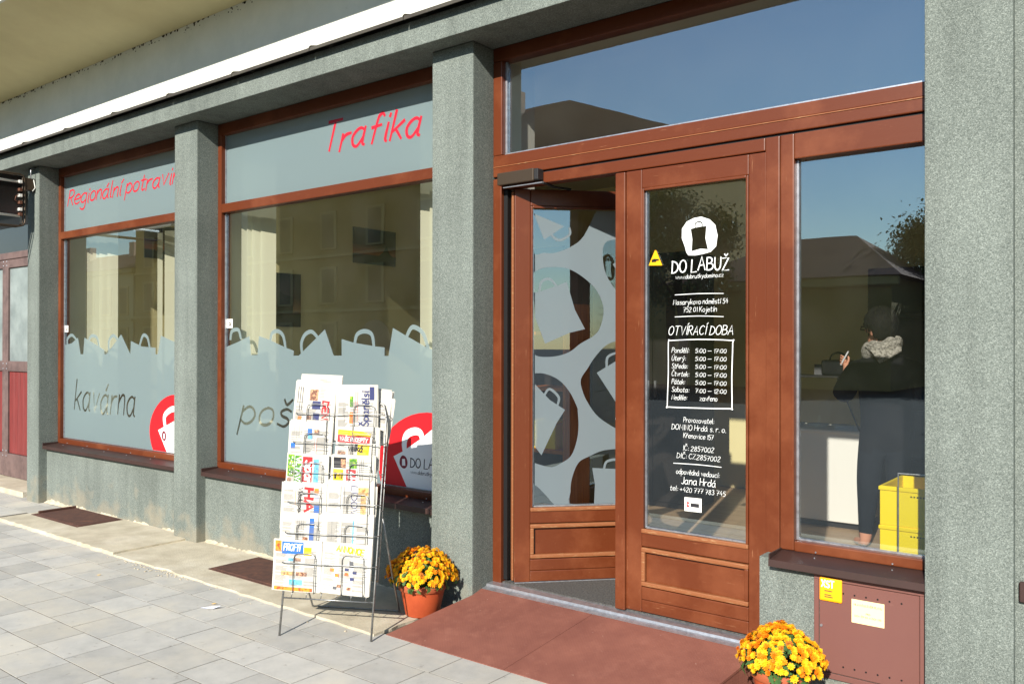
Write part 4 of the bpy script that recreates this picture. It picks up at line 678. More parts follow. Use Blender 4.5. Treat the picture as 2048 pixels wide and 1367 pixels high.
# ------------------------------------------------------------------ potted chrysanthemums
def mum(loc, label, seed, R0=.205, rim=.135, yel=.66):
    q = random.Random(seed); t = thing('potted_chrysanthemum', label, 'flower pot', loc, 'potted chrysanthemums by the entrance'); L0 = Vector(loc)
    prof = [(.001, .0), (rim*.70, .0), (rim*.72, .006), (rim*.93, .145), (rim*.935, .150), (rim, .152), (rim*1.02, .158), (rim*1.02, .188), (rim*.98, .194), (rim*.93, .19), (rim*.90, .15)]
    p = G().lathe(prof[:5], L0, 36).obj('pot', 'terracotta', t, smooth=True); G().lathe(prof[5:], L0, 36).obj('rim', 'terracotta_dark', p, smooth=True)
    g = G(); g.lathe([(.001, .165), (rim*.91, .160)], L0, 20); g.obj('soil', 'soil', t)
    cz = .222; H = .155; lump = [q.uniform(0, 6.28) for _ in range(4)]
    g = G()
    for i in range(16): # stems
        a, e = q.uniform(0, 6.28), q.uniform(.3, 1.3); d_ = Vector((math.cos(a)*math.cos(e)*R0*.8, math.sin(a)*math.cos(e)*R0*.8, math.sin(e)*H*.8)); g.tube([L0+Vector((0, 0, .16)), L0+Vector((d_.x*.45, d_.y*.45, .16+d_.z*.6)), L0+Vector((d_.x, d_.y, cz+d_.z))], .003, 4)
    tag(g.obj('stems', 'leaf', t), kind='stuff')
    g = G() # leaves: lobed, spread through the lower mound
    for i in range(520):
        a = q.uniform(0, 6.2832); e = q.uniform(-.36, 1.4); k = q.uniform(.55, .93 if e > .15 else 1.03); d_ = Vector((math.cos(a)*math.cos(e)*R0*k, math.sin(a)*math.cos(e)*R0*k, math.sin(e)*H*k)); c = L0+Vector((0, 0, cz))+d_
        if c.z < L0.z+.15: c.z = L0.z+.15+q.uniform(0, .02)
        n_ = Vector((d_.x, d_.y, d_.z+.03)).normalized(); M_ = Matrix.Translation(c) @ n_.to_track_quat('Z', 'Y').to_matrix().to_4x4() @ Matrix.Rotation(q.uniform(0, 6.28), 4, 'Z') @ Matrix.Rotation(q.uniform(-.7, .7), 4, 'X'); s_ = q.uniform(.016, .030)
        pts = [(0, -.9), (.28, -.5), (.62, -.45), (.45, -.1), (.75, .2), (.35, .3), (.2, .7), (0, 1), (-.2, .7), (-.35, .3), (-.75, .2), (-.45, -.1), (-.62, -.45), (-.28, -.5)]
        g.quad(*[M_ @ Vector((a_*s_*.75, b_*s_, .12*s_*(abs(a_)))) for a_, b_ in pts])
    tag(g.obj('leaves', 'leaf', t), kind='stuff')
    gs = [G(), G(), G()]; N = 520; ga = math.pi*(3-math.sqrt(5))
    for i in range(N): # flower heads, evenly crowded over the dome
        y = 1-(i+.5)/N*1.06; 
        a = i*ga+q.uniform(-.25, .25); rr_ = math.sqrt(max(0, 1-y*y)); k = q.uniform(.90, 1.04)*(1+.05*math.sin(2*a+lump[0])*rr_+.045*math.sin(3*a+lump[1])+.04*math.sin(5*y+lump[2]))
        if y < .12 and q.random() < .3: continue
        d_ = Vector((math.cos(a)*rr_*R0*k, math.sin(a)*rr_*R0*k, y*H*k)); c = L0+Vector((0, 0, cz))+d_; n_ = Vector((d_.x/R0, d_.y/R0, d_.z/H+.25)).normalized()
        M_ = Matrix.Translation(c) @ n_.to_track_quat('Z', 'Y').to_matrix().to_4x4() @ Matrix.Rotation(q.uniform(0, 6.28), 4, 'Z') @ Matrix.Rotation(q.uniform(-.35, .35), 4, 'X'); s_ = q.uniform(.0125, .0205); u_ = q.random(); b = gs[2 if u_ < .04 else 1 if u_ < yel else 0].b
        if math.sin(a*2.3+y*4+lump[3])*math.sin(a*3.1-y*6+lump[0]) > .62 and q.random() < .75: continue
        rows = ((9, 1.0, -.25, .25), (8, .72, .15, .55), (6, .42, .42, .75))
        for (m_, r_, z0, z1) in rows:
            for j in range(m_):
                t0 = 6.2832*(j+q.uniform(-.1, .1))/m_; w_ = 3.0/m_
                P = [(0, 0, z0-.1), (r_*.7*math.cos(t0-w_), r_*.7*math.sin(t0-w_), z0*.5+z1*.4), (r_*math.cos(t0), r_*math.sin(t0), z1*.55), (r_*.7*math.cos(t0+w_), r_*.7*math.sin(t0+w_), z0*.5+z1*.4)]
                b.faces.new([b.verts.new(M_ @ (Vector(p_)*s_)) for p_ in P])
        b.faces.new([b.verts.new(M_ @ (Vector((.25*math.cos(x_), .25*math.sin(x_), .8))*s_)) for x_ in (0, 1.57, 3.14, 4.71)])
    for b, m_ in zip(gs, ('petal', 'petal_yellow', 'petal_faded')): tag(b.obj('flower_heads', m_, t), kind='stuff')
mum((-.245, -.17, .015), 'yellow chrysanthemum in terracotta pot between newspaper rack and door', 3, .205, .142, .88); mum((1.93, -.15, .004), 'orange yellow chrysanthemum in terracotta pot in front of the gas cabinet', 9, .178, .128, .74)
# ------------------------------------------------------------------ newspaper rack (own frame: x along, y back, z up)
RO, RA = Vector((-.626, -.916, .0)), math.atan2(.465, .885)
rack = thing('newspaper_rack', 'folding wire rack full of newspapers standing on the pavement', 'newspaper rack', RO, rot=(0, 0, RA))
WR_ = .535; K = .21; BARS = [1.22, 1.055, .888, .722, .556, .395]
def tub(name, pts, r=.0035, **k): return G().tube(pts, r, 6, **k).obj(name, 'steel_wire', rack, smooth=True, local=True)
def arc(c, r, a0, a1, n=6): return [(c[0]+r*math.cos(a0+(a1-a0)*i/n), c[1]+r*math.sin(a0+(a1-a0)*i/n)) for i in range(n+1)]
fr = [(0, 0, .001)]+[(0, K*z, z) for z in (.3, .6, .9, 1.2)]+[(.02, K*1.27, 1.27), (.06, K*1.285, 1.285), (WR_-.06, K*1.285, 1.285), (WR_-.02, K*1.27, 1.27)]+[(WR_, K*z, z) for z in (1.2, .9, .6, .3)]+[(WR_, 0, .001)]
tub('front_frame', fr, .0062)
tub('back_frame', [(-.012, .155, .64), (-.012, .33, .27), (-.008, .475, .022), (.03, .487, .020), (WR_-.03, .487, .020), (WR_+.008, .475, .022), (WR_+.012, .33, .27), (WR_+.012, .155, .64)], .0055)
tub('cross_bar', [(0, K*.2, .2), (WR_, K*.2, .2)], .0045)
for i in range(6): x = .05+.0875*i; tub('short_wire', [(x, K*.2, .2), (x, K*.24+.012, .245)], .0025)
for x in (WR_, 0): # ladder of wires on the side
    for i in range(8): z = .3+.125*i; tub('side_wire', [(x, K*z, z), (x-.002, K*z+.055, z+.004)], .0025)
    tub('side_wire', [(x-.002, K*.28+.055, .28), (x-.002, K*1.2+.055, 1.2)], .003)
for zb in BARS:
    b = zb-.155; yb = K*b-.014
    tub('pocket_bar', [(0, K*zb, zb), (-.012, K*zb-.018, zb), (-.004, yb+.006, zb), (.02, yb+.003, zb), (WR_-.02, yb+.003, zb), (WR_+.004, yb+.006, zb), (WR_+.012, K*zb-.018, zb), (WR_, K*zb, zb)], .0027)
    for x0 in (.062, .348):
        x1 = x0+.125; zt = zb+.052; Y = lambda z: yb-.006+.10*(z-b)
        pts = [(x0, yb+.05, b-.008), (x0, yb-.004, b-.006), (x0, Y(b+.03)-.002, b+.03), (x0, Y(zt-.025), zt-.025), (x0+.006, Y(zt), zt-.008), (x0+.022, Y(zt), zt), (x1-.022, Y(zt), zt), (x1-.006, Y(zt), zt-.008), (x1, Y(zt-.025), zt-.025), (x1, Y(b+.03)-.002, b+.03), (x1, yb-.004, b-.006), (x1, yb+.05, b-.008)]
        tub('pocket_loop', pts, .0026)
RM = Matrix.Translation(RO) @ Matrix.Rotation(RA, 4, 'Z')
def paper(label, col, row, w_=.238, h=.285, dx=0, dz=0, dy=0, tilt=-.095, roll=0, n=5, seed=0, grp='newspapers in the wire rack', bend=.010, mat='newsprint'):
    w_ *= 1.06
    b = BARS[row]-.155; p = RM @ Vector((-.026+.268*col+dx, K*b-.006+dy, b+dz+.001))
    t = thing('newspaper', label, 'newspaper', p, grp, (tilt, roll, RA)); q = random.Random(seed)
    cur, skw = q.uniform(-.016, .012), q.uniform(-.02, .02)
    def fold(a_, z_, x_=1): return bend*(a_-.5)**2*4+x_*(cur*(max(0, z_)/h)**3+skw*(a_-.5)*(max(0, z_)/h)**2)
    for s_ in range(n): # folded sections, each bowed a little and never quite flush
        g = G(); m_ = 8; ox, oz, y0 = q.uniform(-.006, .006)*(s_ > 0), q.uniform(-.010, .012)*(s_ > 0), .0026*s_+(.002*s_ if s_ > 2 else 0)
        for i in range(m_):
            a0, a1 = i/m_, (i+1)/m_; th = .0021; A, B = (ox+w_*a0,), (ox+w_*a1,); YA = lambda z_: y0+fold(a0, z_, 1+.12*s_); YB = lambda z_: y0+fold(a1, z_, 1+.12*s_)
            for k_ in range(6):
                zz = [oz*(.4+.1*j_)+h*j_/6 for j_ in range(7)]; z0, z1 = zz[k_], zz[k_+1]
                g.b.faces.new([g.b.verts.new(v) for v in ((A[0], YA(z0), z0), (B[0], YB(z0), z0), (B[0], YB(z1), z1), (A[0], YA(z1), z1))]); g.b.faces.new([g.b.verts.new(v) for v in ((B[0], YB(z0)+th, z0), (A[0], YA(z0)+th, z0), (A[0], YA(z1)+th, z1), (B[0], YB(z1)+th, z1))])
            g.quad((A[0], YA(oz+h), oz+h), (B[0], YB(oz+h), oz+h), (B[0], YB(oz+h)+th, oz+h), (A[0], YA(oz+h)+th, oz+h))
        for a in (0, 1):
            x = ox+w_*a
            for k_ in range(6): z0, z1 = zz[k_], zz[k_+1]; p0, p1 = y0+fold(a, z0, 1+.12*s_), y0+fold(a, z1, 1+.12*s_); g.quad((x, p0, z0), (x, p0+th, z0), (x, p1+th, z1), (x, p1, z1))
        bmesh.ops.remove_doubles(g.b, verts=g.b.verts, dist=.00003); g.obj('section', mat, t, local=True)
    t['_w'] = w_; t['_b'] = bend; t['_c'] = cur; t['_s'] = skw; t['_h'] = h; return t
def PY(t, x, z=0): a_, z_ = x/t['_w'], max(0, z)/t['_h']; return t['_b']*(a_-.5)**2*4+t['_c']*z_**3+t['_s']*(a_-.5)*z_**2-.0003
def ink(t, mat, x0, x1, z0, z1, nm='print_block', lift_=.0006):
    g = G(); k = max(1, int((x1-x0)/.03)+1)
    m_ = max(1, int((z1-z0)/.04)+1)
    for i in range(k):
        a, b = x0+(x1-x0)*i/k, x0+(x1-x0)*(i+1)/k
        for j in range(m_): c, d = z0+(z1-z0)*j/m_, z0+(z1-z0)*(j+1)/m_; g.quad((a, PY(t, a, c)-lift_, c), (b, PY(t, b, c)-lift_, c), (b, PY(t, b, d)-lift_, d), (a, PY(t, a, d)-lift_, d))
    return g.obj(nm, mat, t, local=True)
def head(t, txt, mat, x, z, h, wd, rot=0, pen=.004, seed=1, slant=.05): g = G(); write(g, txt, lambda a, b, k: (a, PY(t, a, b)-.0011-k, b), h, pen, seed, wd, slant, .2, rot, (x, z)); return g.obj('headline', mat, t, local=True)
def columns(t, x0, x1, z0, z1, rot=False, mat='print_grey', step=.0085, th=.0017, seed=1):
    q = random.Random(seed); g = G(); n = int(((x1-x0) if rot else (z1-z0))/step)
    for i in range(n):
        e = q.uniform(.55, 1)
        if rot: a = x0+i*step; P = [(a, z0+(z1-z0)*(1-e)), (a+th, z0+(z1-z0)*(1-e)), (a+th, z1), (a, z1)]
        else: b = z1-i*step; P = [(x0, b-th), (x0+(x1-x0)*e, b-th), (x0+(x1-x0)*e, b), (x0, b)]
        g.quad(*[(a, PY(t, a, b)-.0007, b) for a, b in P])
    return tag(g.obj('text_lines', mat, t, local=True), kind='stuff')
def fillprint(t, h, seed):
    q = random.Random(seed); w_ = t['_w']; g = G()
    for c in range(3):
        x0 = .012+(w_-.02)*c/3; x1 = x0+(w_-.02)/3-.008; z = h-.02
        while z > .02:
            if q.random() < .82:
                e = q.uniform(.6, 1); g.quad(*[(a, PY(t, a, b)-.0016, b) for a, b in ((x0, z), (x0+(x1-x0)*e, z), (x0+(x1-x0)*e, z+.0022), (x0, z+.0022))])
            z -= .0056 if q.random() < .93 else .02
    return tag(g.obj('fine_print', 'print_pale', t, local=True), kind='stuff')
def clean(t): [t.__delitem__(k_) for k_ in ('_w', '_b', '_c', '_s', '_h')]
TP = []
t = paper('white newspaper standing tallest at the back of the rack, top left pocket', 0, 0, .235, .375, dx=.02, dy=.028, n=4, seed=1, roll=.03); columns(t, .12, .19, .325, .35, mat='print_red'); TP.append(t)
t = paper('newspaper with red photo and dark blue box, top left pocket of the rack', 0, 0, .232, .345, dx=-.012, seed=2, roll=.05, n=5)
ink(t, 'print_photo', .095, .145, .235, .30); ink(t, 'print_navy', .115, .165, .185, .232); ink(t, 'print_navy', .125, .163, .09, .165); ink(t, 'print_orange', .03, .055, .10, .14); ink(t, 'print_photo', .085, .115, .10, .145); columns(t, .02, .07, .16, .31, True, 'print_black', .014, .004); columns(t, .155, .19, .24, .31); head(t, 'DENÍK', 'print_red', .178, .235, .035, .15, -1.57, .006); TP.append(t)
t = paper('dark edged newspaper leaning outward, top right pocket of the rack', 1, 0, .235, .31, dx=.04, dy=.034, n=5, seed=3, roll=.10, mat='newsprint'); columns(t, .02, .2, .06, .28); TP.append(t)
t = paper('thin folded newspaper leaning at the far right, top right pocket of the rack', 1, 0, .20, .27, dx=.085, dy=.052, n=3, seed=31, roll=.16); columns(t, .12, .18, .06, .22, True); TP.append(t)
t = paper('newspaper headed Spanelsi in dark sideways letters, top right pocket of the rack', 1, 0, .235, .315, dx=-.008, seed=4, roll=.0, n=5)
head(t, 'Španělsi', 'print_navy', .20, .085, .042, .20, 1.57, .0042); ink(t, 'print_green', .085, .105, .195, .255); ink(t, 'print_orange', .085, .11, .10, .165); columns(t, .045, .07, .10, .20, True); columns(t, .12, .155, .10, .28, True, 'print_pink', .012, .002); ink(t, 'print_navy', .205, .232, .235, .31); TP.append(t)
t = paper('white newspaper with small blue pictures, second pocket down on the left', 0, 1, .245, .275, dx=-.018, seed=5, roll=.02)
ink(t, 'print_blue', .115, .142, .20, .235); ink(t, 'print_photo', .155, .185, .205, .23); ink(t, 'print_cyan', .118, .145, .175, .197); ink(t, 'print_blue', .012, .04, .12, .15); columns(t, .11, .145, .07, .125); columns(t, .16, .185, .06, .18, True, 'print_red', .012, .002); columns(t, .03, .10, .17, .25, True, 'print_grey', .016, .001); TP.append(t)
t = paper('yellow and red recipe magazine with black velka lettering, second pocket down on the right', 1, 1, .20, .235, dx=.0, seed=6, roll=.07, n=4, bend=.005)
ink(t, 'print_yellow', .002, .198, .205, .233); ink(t, 'print_red', .004, .196, .162, .204, lift_=.0008); head(t, 'VAŠE RECEPTY', 'white_vinyl', .018, .172, .022, .165, 0, .0026); ink(t, 'print_yellow', .13, .198, .03, .158); head(t, 'velká', 'print_black', .075, .118, .036, .085, 0, .0042); ink(t, 'print_photo', .012, .06, .05, .11); TP.append(t)
t = paper('green and red sports paper with white Sport title, third pocket down on the left', 0, 2, .242, .262, dx=-.018, seed=7, roll=.03)
ink(t, 'print_green', .004, .045, .13, .255); ink(t, 'print_green', .05, .092, .03, .25, lift_=.0007); ink(t, 'print_red', .10, .16, .05, .246); ink(t, 'print_cyan', .168, .198, .09, .235); head(t, 'Sport', 'white_vinyl', .118, .225, .05, .165, -1.57, .006, slant=.2); head(t, 'VLTAVA', 'white_vinyl', .058, .24, .03, .16, -1.57, .0045); ink(t, 'print_photo', .006, .03, .04, .12)
q = random.Random(3); g = G()
for i in range(16): a, b = .008+.033*q.random(), .135+.11*q.random(); g.quad(*[(a+dx_, PY(t, a, b)-.0014, b+dz_) for dx_, dz_ in ((0, 0), (.007, 0), (.007, .008), (0, .008))])
tag(g.obj('white_dots', 'white_vinyl', t, local=True), kind='stuff'); TP.append(t)
t = paper('tabloid with red A block and yellow lettering box, third pocket down on the right', 1, 2, .235, .26, dx=-.006, seed=8, roll=.02)
ink(t, 'print_black', .01, .085, .185, .245); ink(t, 'print_photo', .055, .084, .19, .235, lift_=.0008); ink(t, 'print_yellow', .008, .07, .10, .178); ink(t, 'print_red', .088, .145, .06, .178); ink(t, 'print_green', .105, .15, .185, .24); head(t, 'AHA!', 'white_vinyl', .102, .168, .04, .11, -1.57, .005); head(t, 'IMI', 'print_black', .014, .125, .032, .05, 0, .0045); columns(t, .155, .20, .06, .24, True, 'print_grey', .01, .002); TP.append(t)
t = paper('newspaper with big red sideways HAL letters, fourth pocket down on the left', 0, 3, .255, .265, dx=-.028, seed=9, roll=.01)
head(t, 'HALÓ', 'print_red', .145, .235, .046, .19, -1.57, .009); head(t, 'Vlado putuj', 'print_black', .105, .235, .024, .18, -1.57, .0026); columns(t, .085, .10, .06, .22, True, 'print_orange', .01, .002); ink(t, 'print_orange', .20, .225, .21, .235); ink(t, 'print_blue', .20, .232, .05, .14); columns(t, .20, .23, .15, .20, False, 'print_blue'); TP.append(t)
t = paper('broadsheet with pale blue sideways title and tan tree picture, fourth pocket down on the right', 1, 3, .262, .275, dx=-.022, seed=10, roll=.0)
head(t, 'LIDOVÉ', 'print_navy', .150, .255, .035, .20, -1.57, .0026); columns(t, .085, .14, .04, .25, True, 'print_grey', .022, .003); ink(t, 'print_tan', .205, .235, .06, .24); ink(t, 'print_tan', .19, .248, .20, .245, lift_=.0008); TP.append(t)
t = paper('white newspaper with blue strip and small photo, fifth pocket down on the left', 0, 4, .255, .262, dx=-.022, seed=11, roll=.02)
columns(t, .09, .16, .09, .235, True, 'print_grey', .013, .0015); ink(t, 'print_blue', .178, .205, .03, .24); ink(t, 'print_photo', .14, .172, .10, .135); columns(t, .13, .17, .05, .09, False, 'print_red'); TP.append(t)
t = paper('almost blank white newspaper with pale blue line, fifth pocket down on the right', 1, 4, .268, .265, dx=-.02, seed=12, roll=.02); columns(t, .04, .15, .05, .23, True, 'print_grey', .03, .0012); ink(t, 'print_cyan', .165, .172, .06, .235); TP.append(t)
t = paper('magazine with blue Profit title box and coloured pictures, bottom left pocket', 0, 5, .268, .285, dx=-.042, dy=-.004, seed=13, roll=.02)
ink(t, 'print_orange', .008, .045, .215, .275); ink(t, 'print_blue', .05, .178, .205, .272); head(t, 'PROFIT', 'white_vinyl', .060, .224, .036, .110, 0, .0036, slant=.15); ink(t, 'print_yellow', .182, .225, .20, .245); ink(t, 'print_tan', .05, .13, .085, .108); ink(t, 'print_photo', .14, .205, .085, .108); ink(t, 'print_cyan', .10, .18, .035, .065); ink(t, 'print_photo', .13, .165, .165, .185); ink(t, 'print_cyan', .09, .12, .165, .182); ink(t, 'print_orange', .01, .24, .003, .022); TP.append(t)
t = paper('advertising paper headed ANNONCE in yellow letters, bottom right pocket', 1, 5, .268, .275, dx=-.024, dy=-.004, seed=14, roll=.05)
head(t, 'ANNONCE', 'print_yellow', .085, .238, .032, .155, -.10, .0042); q = random.Random(6)
for i in range(11): a, b = q.uniform(.015, .2), q.uniform(.02, .2); ink(t, q.choice(['print_navy', 'print_photo', 'print_orange', 'print_grey', 'print_pink']), a, a+.024, b, b+.017)
TP.append(t)
for k_, (c_, r_) in enumerate(((0, 1), (1, 1), (0, 2), (1, 2), (0, 3), (1, 3), (0, 4), (1, 4), (0, 5), (1, 5))):
    nm = ['second', 'third', 'fourth', 'fifth', 'bottom'][r_-1]; t = paper('plain white newspaper copies behind the front one, %s pocket down on the %s' % (nm, ('left', 'right')[c_]), c_, r_, .24, .235+.01*(k_ % 3), dx=-.008+.012*(k_ % 2), dy=.016, n=3, seed=50+k_, roll=.04*((k_ % 3)-1)); TP.append(t)
for i_, t in enumerate(TP): fillprint(t, .24, 100+i_); clean(t)
# ------------------------------------------------------------------ old projecting sign on the first pillar (cover gone, wiring bare)
sg = thing('projecting_sign', 'empty illuminated sign frame with bare wiring on the leftmost pillar', 'sign', (-5.95, -.02, 3.0)); xs_ = -5.95
def SG(name, pts, r, mat, **k): return G().tube([(x, y, z) for x, y, z in pts], r, 6, **k).obj(name, mat, sg, smooth=True)
rr_ = [(-.10, 2.86), (-.115, 2.825), (-.15, 2.812), (-.85, 2.812), (-.89, 2.825), (-.90, 2.86), (-.90, 3.29), (-.89, 3.325), (-.85, 3.338), (-.15, 3.338), (-.115, 3.325), (-.10, 3.29)]
for x in (xs_+.045, xs_-.045): SG('sign_rim', [(x, a, b) for a, b in rr_], .009, 'closer', closed=True)
G().box(xs_-.040, xs_+.030, -.89, -.115, 2.93, 3.325, bev=.004).obj('sign_back', 'acrylic', sg); G().box(xs_-.04, xs_+.04, -.125, -.112, 2.84, 3.31, bev=.003).obj('sign_end', 'closer', sg)
for z in (3.26, 2.915): SG('lamp_tube', [(xs_+.045, -.86, z), (xs_+.045, -.15, z)], .013, 'lamp_white')
for z, m_ in ((3.26, 'lamp_white'), (3.18, 'copper'), (3.12, 'lamp_white'), (3.05, 'copper'), (2.98, 'lamp_white'), (2.93, 'copper')): G().box(xs_+.031, xs_+.065, -.165, -.13, z-.016, z+.016, bev=.004).obj('lamp_holder', m_, sg)
SG('loose_wire', [(xs_+.05, -.15, 3.14), (xs_+.06, -.19, 3.11), (xs_+.055, -.20, 3.07), (xs_+.05, -.16, 3.05)], .004, 'copper')
G().box(xs_-.05, xs_+.05, -.10, -.001, 3.19, 3.31, bev=.004).obj('bracket', 'closer', sg); SG('bracket_hook', [(xs_+.055, -.05, 3.31), (xs_+.055, -.05, 3.40), (xs_+.05, -.005, 3.425)], .006, 'aluminium'); SG('cable', [(xs_+.05, -.02, 3.30), (xs_+.055, -.006, 3.22), (xs_+.05, -.03, 3.18)], .005, 'lamp_white')
# ------------------------------------------------------------------ litter
o = G().quad((-1.405, -.92, .008), (-1.33, -.88, .006), (-1.30, -.845, .022), (-1.35, -.85, .009)).obj('paper_scrap', 'litter_blue'); tag(o, 'crumpled pale blue paper scrap lying on the pavement', 'litter')
for i, (x, y) in enumerate(((-1.43, -.83), (-2.65, -.95))):
    g = G(); g.quad((x, y, .006), (x+.02, y+.005, .007), (x+.032, y+.02, .012), (x+.015, y+.022, .006)); tag(g.obj('fallen_leaf', 'petal_yellow'), ('yellow fallen leaf beside the paper scrap', 'yellow fallen leaf near the wall end of the paving')[i], 'leaf', 'fallen leaves')
# ------------------------------------------------------------------ the woman behind the counter window
PB_, PR, PG = Vector((1.655, 2.60, 0)), Vector((.968, .25, 0)), Vector((-.25, .968, 0))
def PP(p): return PB_+PR*p[0]+PG*p[1]+Vector((0, 0, p[2]))
J = {'pel': (.025, 0, .96, .235), 'wai': (.025, 0, 1.10, .232), 'che': (.015, -.01, 1.29, .235), 'uch': (.0, -.02, 1.43, .185), 'nec': (-.015, .0, 1.585, .055), 'hea': (-.03, .015, 1.68, .070), 'hd2': (-.035, .02, 1.76, .092), 'top': (-.03, .015, 1.835, .070), 'nos': (-.125, .085, 1.725, .014), 'chi': (-.095, .07, 1.665, .030),
 'ls': (-.185, .0, 1.445, .105), 'le': (-.285, .03, 1.235, .082), 'lw': (-.255, .19, 1.40, .031), 'lp': (-.255, .215, 1.455, .030), 'rs': (.205, -.02, 1.445, .108), 're': (.325, .0, 1.225, .082), 'rw': (.350, .10, 1.12, .036), 'rp': (.370, .15, 1.08, .030),
 'lh': (-.085, 0, .88, .115), 'lk': (-.105, .0, .54, .078), 'la': (-.12, -.02, .245, .046), 'lf': (-.125, -.035, .200, .036), 'lt': (-.19, .10, .188, .026), 'rh': (.095, 0, .88, .115), 'rk': (.10, .02, .54, .078), 'ra': (.095, .02, .245, .046), 'rf': (.095, .01, .200, .036), 'rt': (.04, .15, .188, .026)}
ED = [('pel', 'wai'), ('wai', 'che'), ('che', 'uch'), ('uch', 'nec'), ('nec', 'hea'), ('hea', 'hd2'), ('hd2', 'top'), ('hd2', 'nos'), ('hea', 'chi'), ('uch', 'ls'), ('ls', 'le'), ('le', 'lw'), ('lw', 'lp'), ('uch', 'rs'), ('rs', 're'), ('re', 'rw'), ('rw', 'rp'), ('pel', 'lh'), ('lh', 'lk'), ('lk', 'la'), ('la', 'lf'), ('lf', 'lt'), ('pel', 'rh'), ('rh', 'rk'), ('rk', 'ra'), ('ra', 'rf'), ('rf', 'rt')]
def finger(hand, i, base, mid, tip): # a knuckled chain out of the palm
    for k, p, r in ((0, base, .0095), (1, mid, .0085), (2, tip, .007)): J['%s%d%d' % (hand, i, k)] = (*p, r)
    ED.extend([(hand, '%s%d0' % (hand, i)), ('%s%d0' % (hand, i), '%s%d1' % (hand, i)), ('%s%d1' % (hand, i), '%s%d2' % (hand, i))])
for i in range(4): # left hand closed round the phone
    z = 1.475+.019*i; ln = (.9, 1.05, 1.0, .8)[i]; finger('lp', i, (-.275, .235, z), (-.300, .250-.02*ln, z+.008), (-.292, .215-.012*ln, z+.012))
finger('lp', 4, (-.245, .225, 1.49), (-.240, .235, 1.525), (-.255, .24, 1.548))
for i in range(4): ln = (.85, 1, .95, .75)[i]; finger('rp', i, (.385, .165+.016*i, 1.06), (.405, .17+.016*i, 1.06-.035*ln), (.40, .165+.016*i, 1.06-.062*ln))
finger('rp', 4, (.37, .125, 1.065), (.385, .11, 1.04), (.392, .112, 1.015))
names = list(J); me = D.meshes.new('body_cage'); me.from_pydata([PP(J[k]) for k in names], [(names.index(a), names.index(b)) for a, b in ED], []); ob = D.objects.new('body_cage', me); COL.objects.link(ob)
sk = ob.modifiers.new('skin', 'SKIN'); sk.branch_smoothing = .6; sk.use_smooth_shade = True
lay = me.skin_vertices[0].data if me.skin_vertices else None
if lay is None:
    bm = bmesh.new(); bm.from_mesh(me); bm.verts.layers.skin.verify(); bm.to_mesh(me); bm.free(); lay = me.skin_vertices[0].data
for i, k in enumerate(names):
    r_ = J[k][3]; lay[i].radius = (r_, r_*(.72 if k in ('pel', 'wai', 'che', 'uch') else 1)); lay[i].use_root = (k == 'pel')
sb = ob.modifiers.new('sub', 'SUBSURF'); sb.levels = 2; sb.render_levels = 2
bpy.context.view_layer.update(); dg = bpy.context.evaluated_depsgraph_get(); bm_ = D.meshes.new_from_object(ob.evaluated_get(dg)); D.objects.remove(ob)
person = thing('person', 'person with short dark hair, glasses and grey knitted scarf holding a phone', 'person', (PB_.x, PB_.y, FL))
for m_ in ('jacket', 'trousers', 'skin', 'sandal'): bm_.materials.append(MAT[m_])
hl, hr, wl, wr = PP(J['lp']), PP(J['rp']), PP(J['lw']), PP(J['rw'])
for p in bm_.polygons:
    c = p.center; k = 0
    if c.z < .19: k = 3
    elif c.z < .27: k = 2
    elif c.z < .865: k = 1
    elif c.z > 1.565 and (c-PP(J['hea'])).length < .3: k = 2
    if min((c-hl).length, (c-wl).length-.02) < .10 and c.z > 1.36 and (c-PP(J['ls'])).length > .2: k = 2
    if min((c-hr).length, (c-wr).length) < .085: k = 2
    p.material_index = k; p.use_smooth = True
zmin = min(v.co.z for v in bm_.vertices)
for v in bm_.vertices:
    if v.co.z < FL+.004: v.co.z = FL+.004
body = D.objects.new('body', bm_); COL.objects.link(body); body.parent = person; bm_.transform(Matrix.Translation(-lift(person))); ORG[body.name] = lift(person)
g = G(); q = random.Random(2); c0 = PP((-.020, .0, 1.775)); bmesh.ops.create_icosphere(g.b, subdivisions=4, radius=1)
face = (PR*-.75+PG*.66).normalized()
for v in g.b.verts:
    d_ = v.co.normalized(); w_ = math.sin(d_.x*17+d_.z*5)*math.sin(d_.y*13+1)*.05+q.uniform(-.02, .02)
    r_ = .118*(1+w_)
    dn = d_.dot(face)
    if d_.z < -.15 and dn > -.1: r_ *= .62            # leave the cheek and jaw bare
    if dn > .72 and d_.z < .35: r_ *= .66
    v.co = c0+Vector((d_.x*r_, d_.y*r_, d_.z*r_*(1.02 if d_.z > 0 else 1.12)))
hair = g.obj('hair', 'hair', body, smooth=True)
g = G(); q = random.Random(12)
for i in range(150): # loose locks over the cap of hair
    az = q.uniform(0, 6.2832); h_ = Vector((math.cos(az), math.sin(az), 0))
    if h_.dot(face) > .35: continue
    pts = []
    for j in range(6):
        th = .15+j*.36*q.uniform(.9, 1.05); rr_ = .117*(1+.05*math.sin(i+j)); pts.append(c0+Vector((math.cos(az+.05*math.sin(i*3+j))*math.sin(th)*rr_, math.sin(az+.05*math.sin(i*3+j))*math.sin(th)*rr_, math.cos(th)*rr_*1.06-.01*(j > 4))))
    g.tube(pts, .0055, 4, r2=.002)
tag(g.obj('hair_locks', 'hair', hair, smooth=True), kind='stuff')
def tubep(name, pts, r, mat): return G().tube([PP(p) for p in pts], r, 6).obj(name, mat, body, smooth=True)
tubep('glasses', [(-.045, -.075, 1.752), (-.10, -.02, 1.755), (-.150, .045, 1.752), (-.155, .06, 1.735), (-.13, .10, 1.733), (-.12, .105, 1.75), (-.150, .05, 1.756)], .0045, 'black')
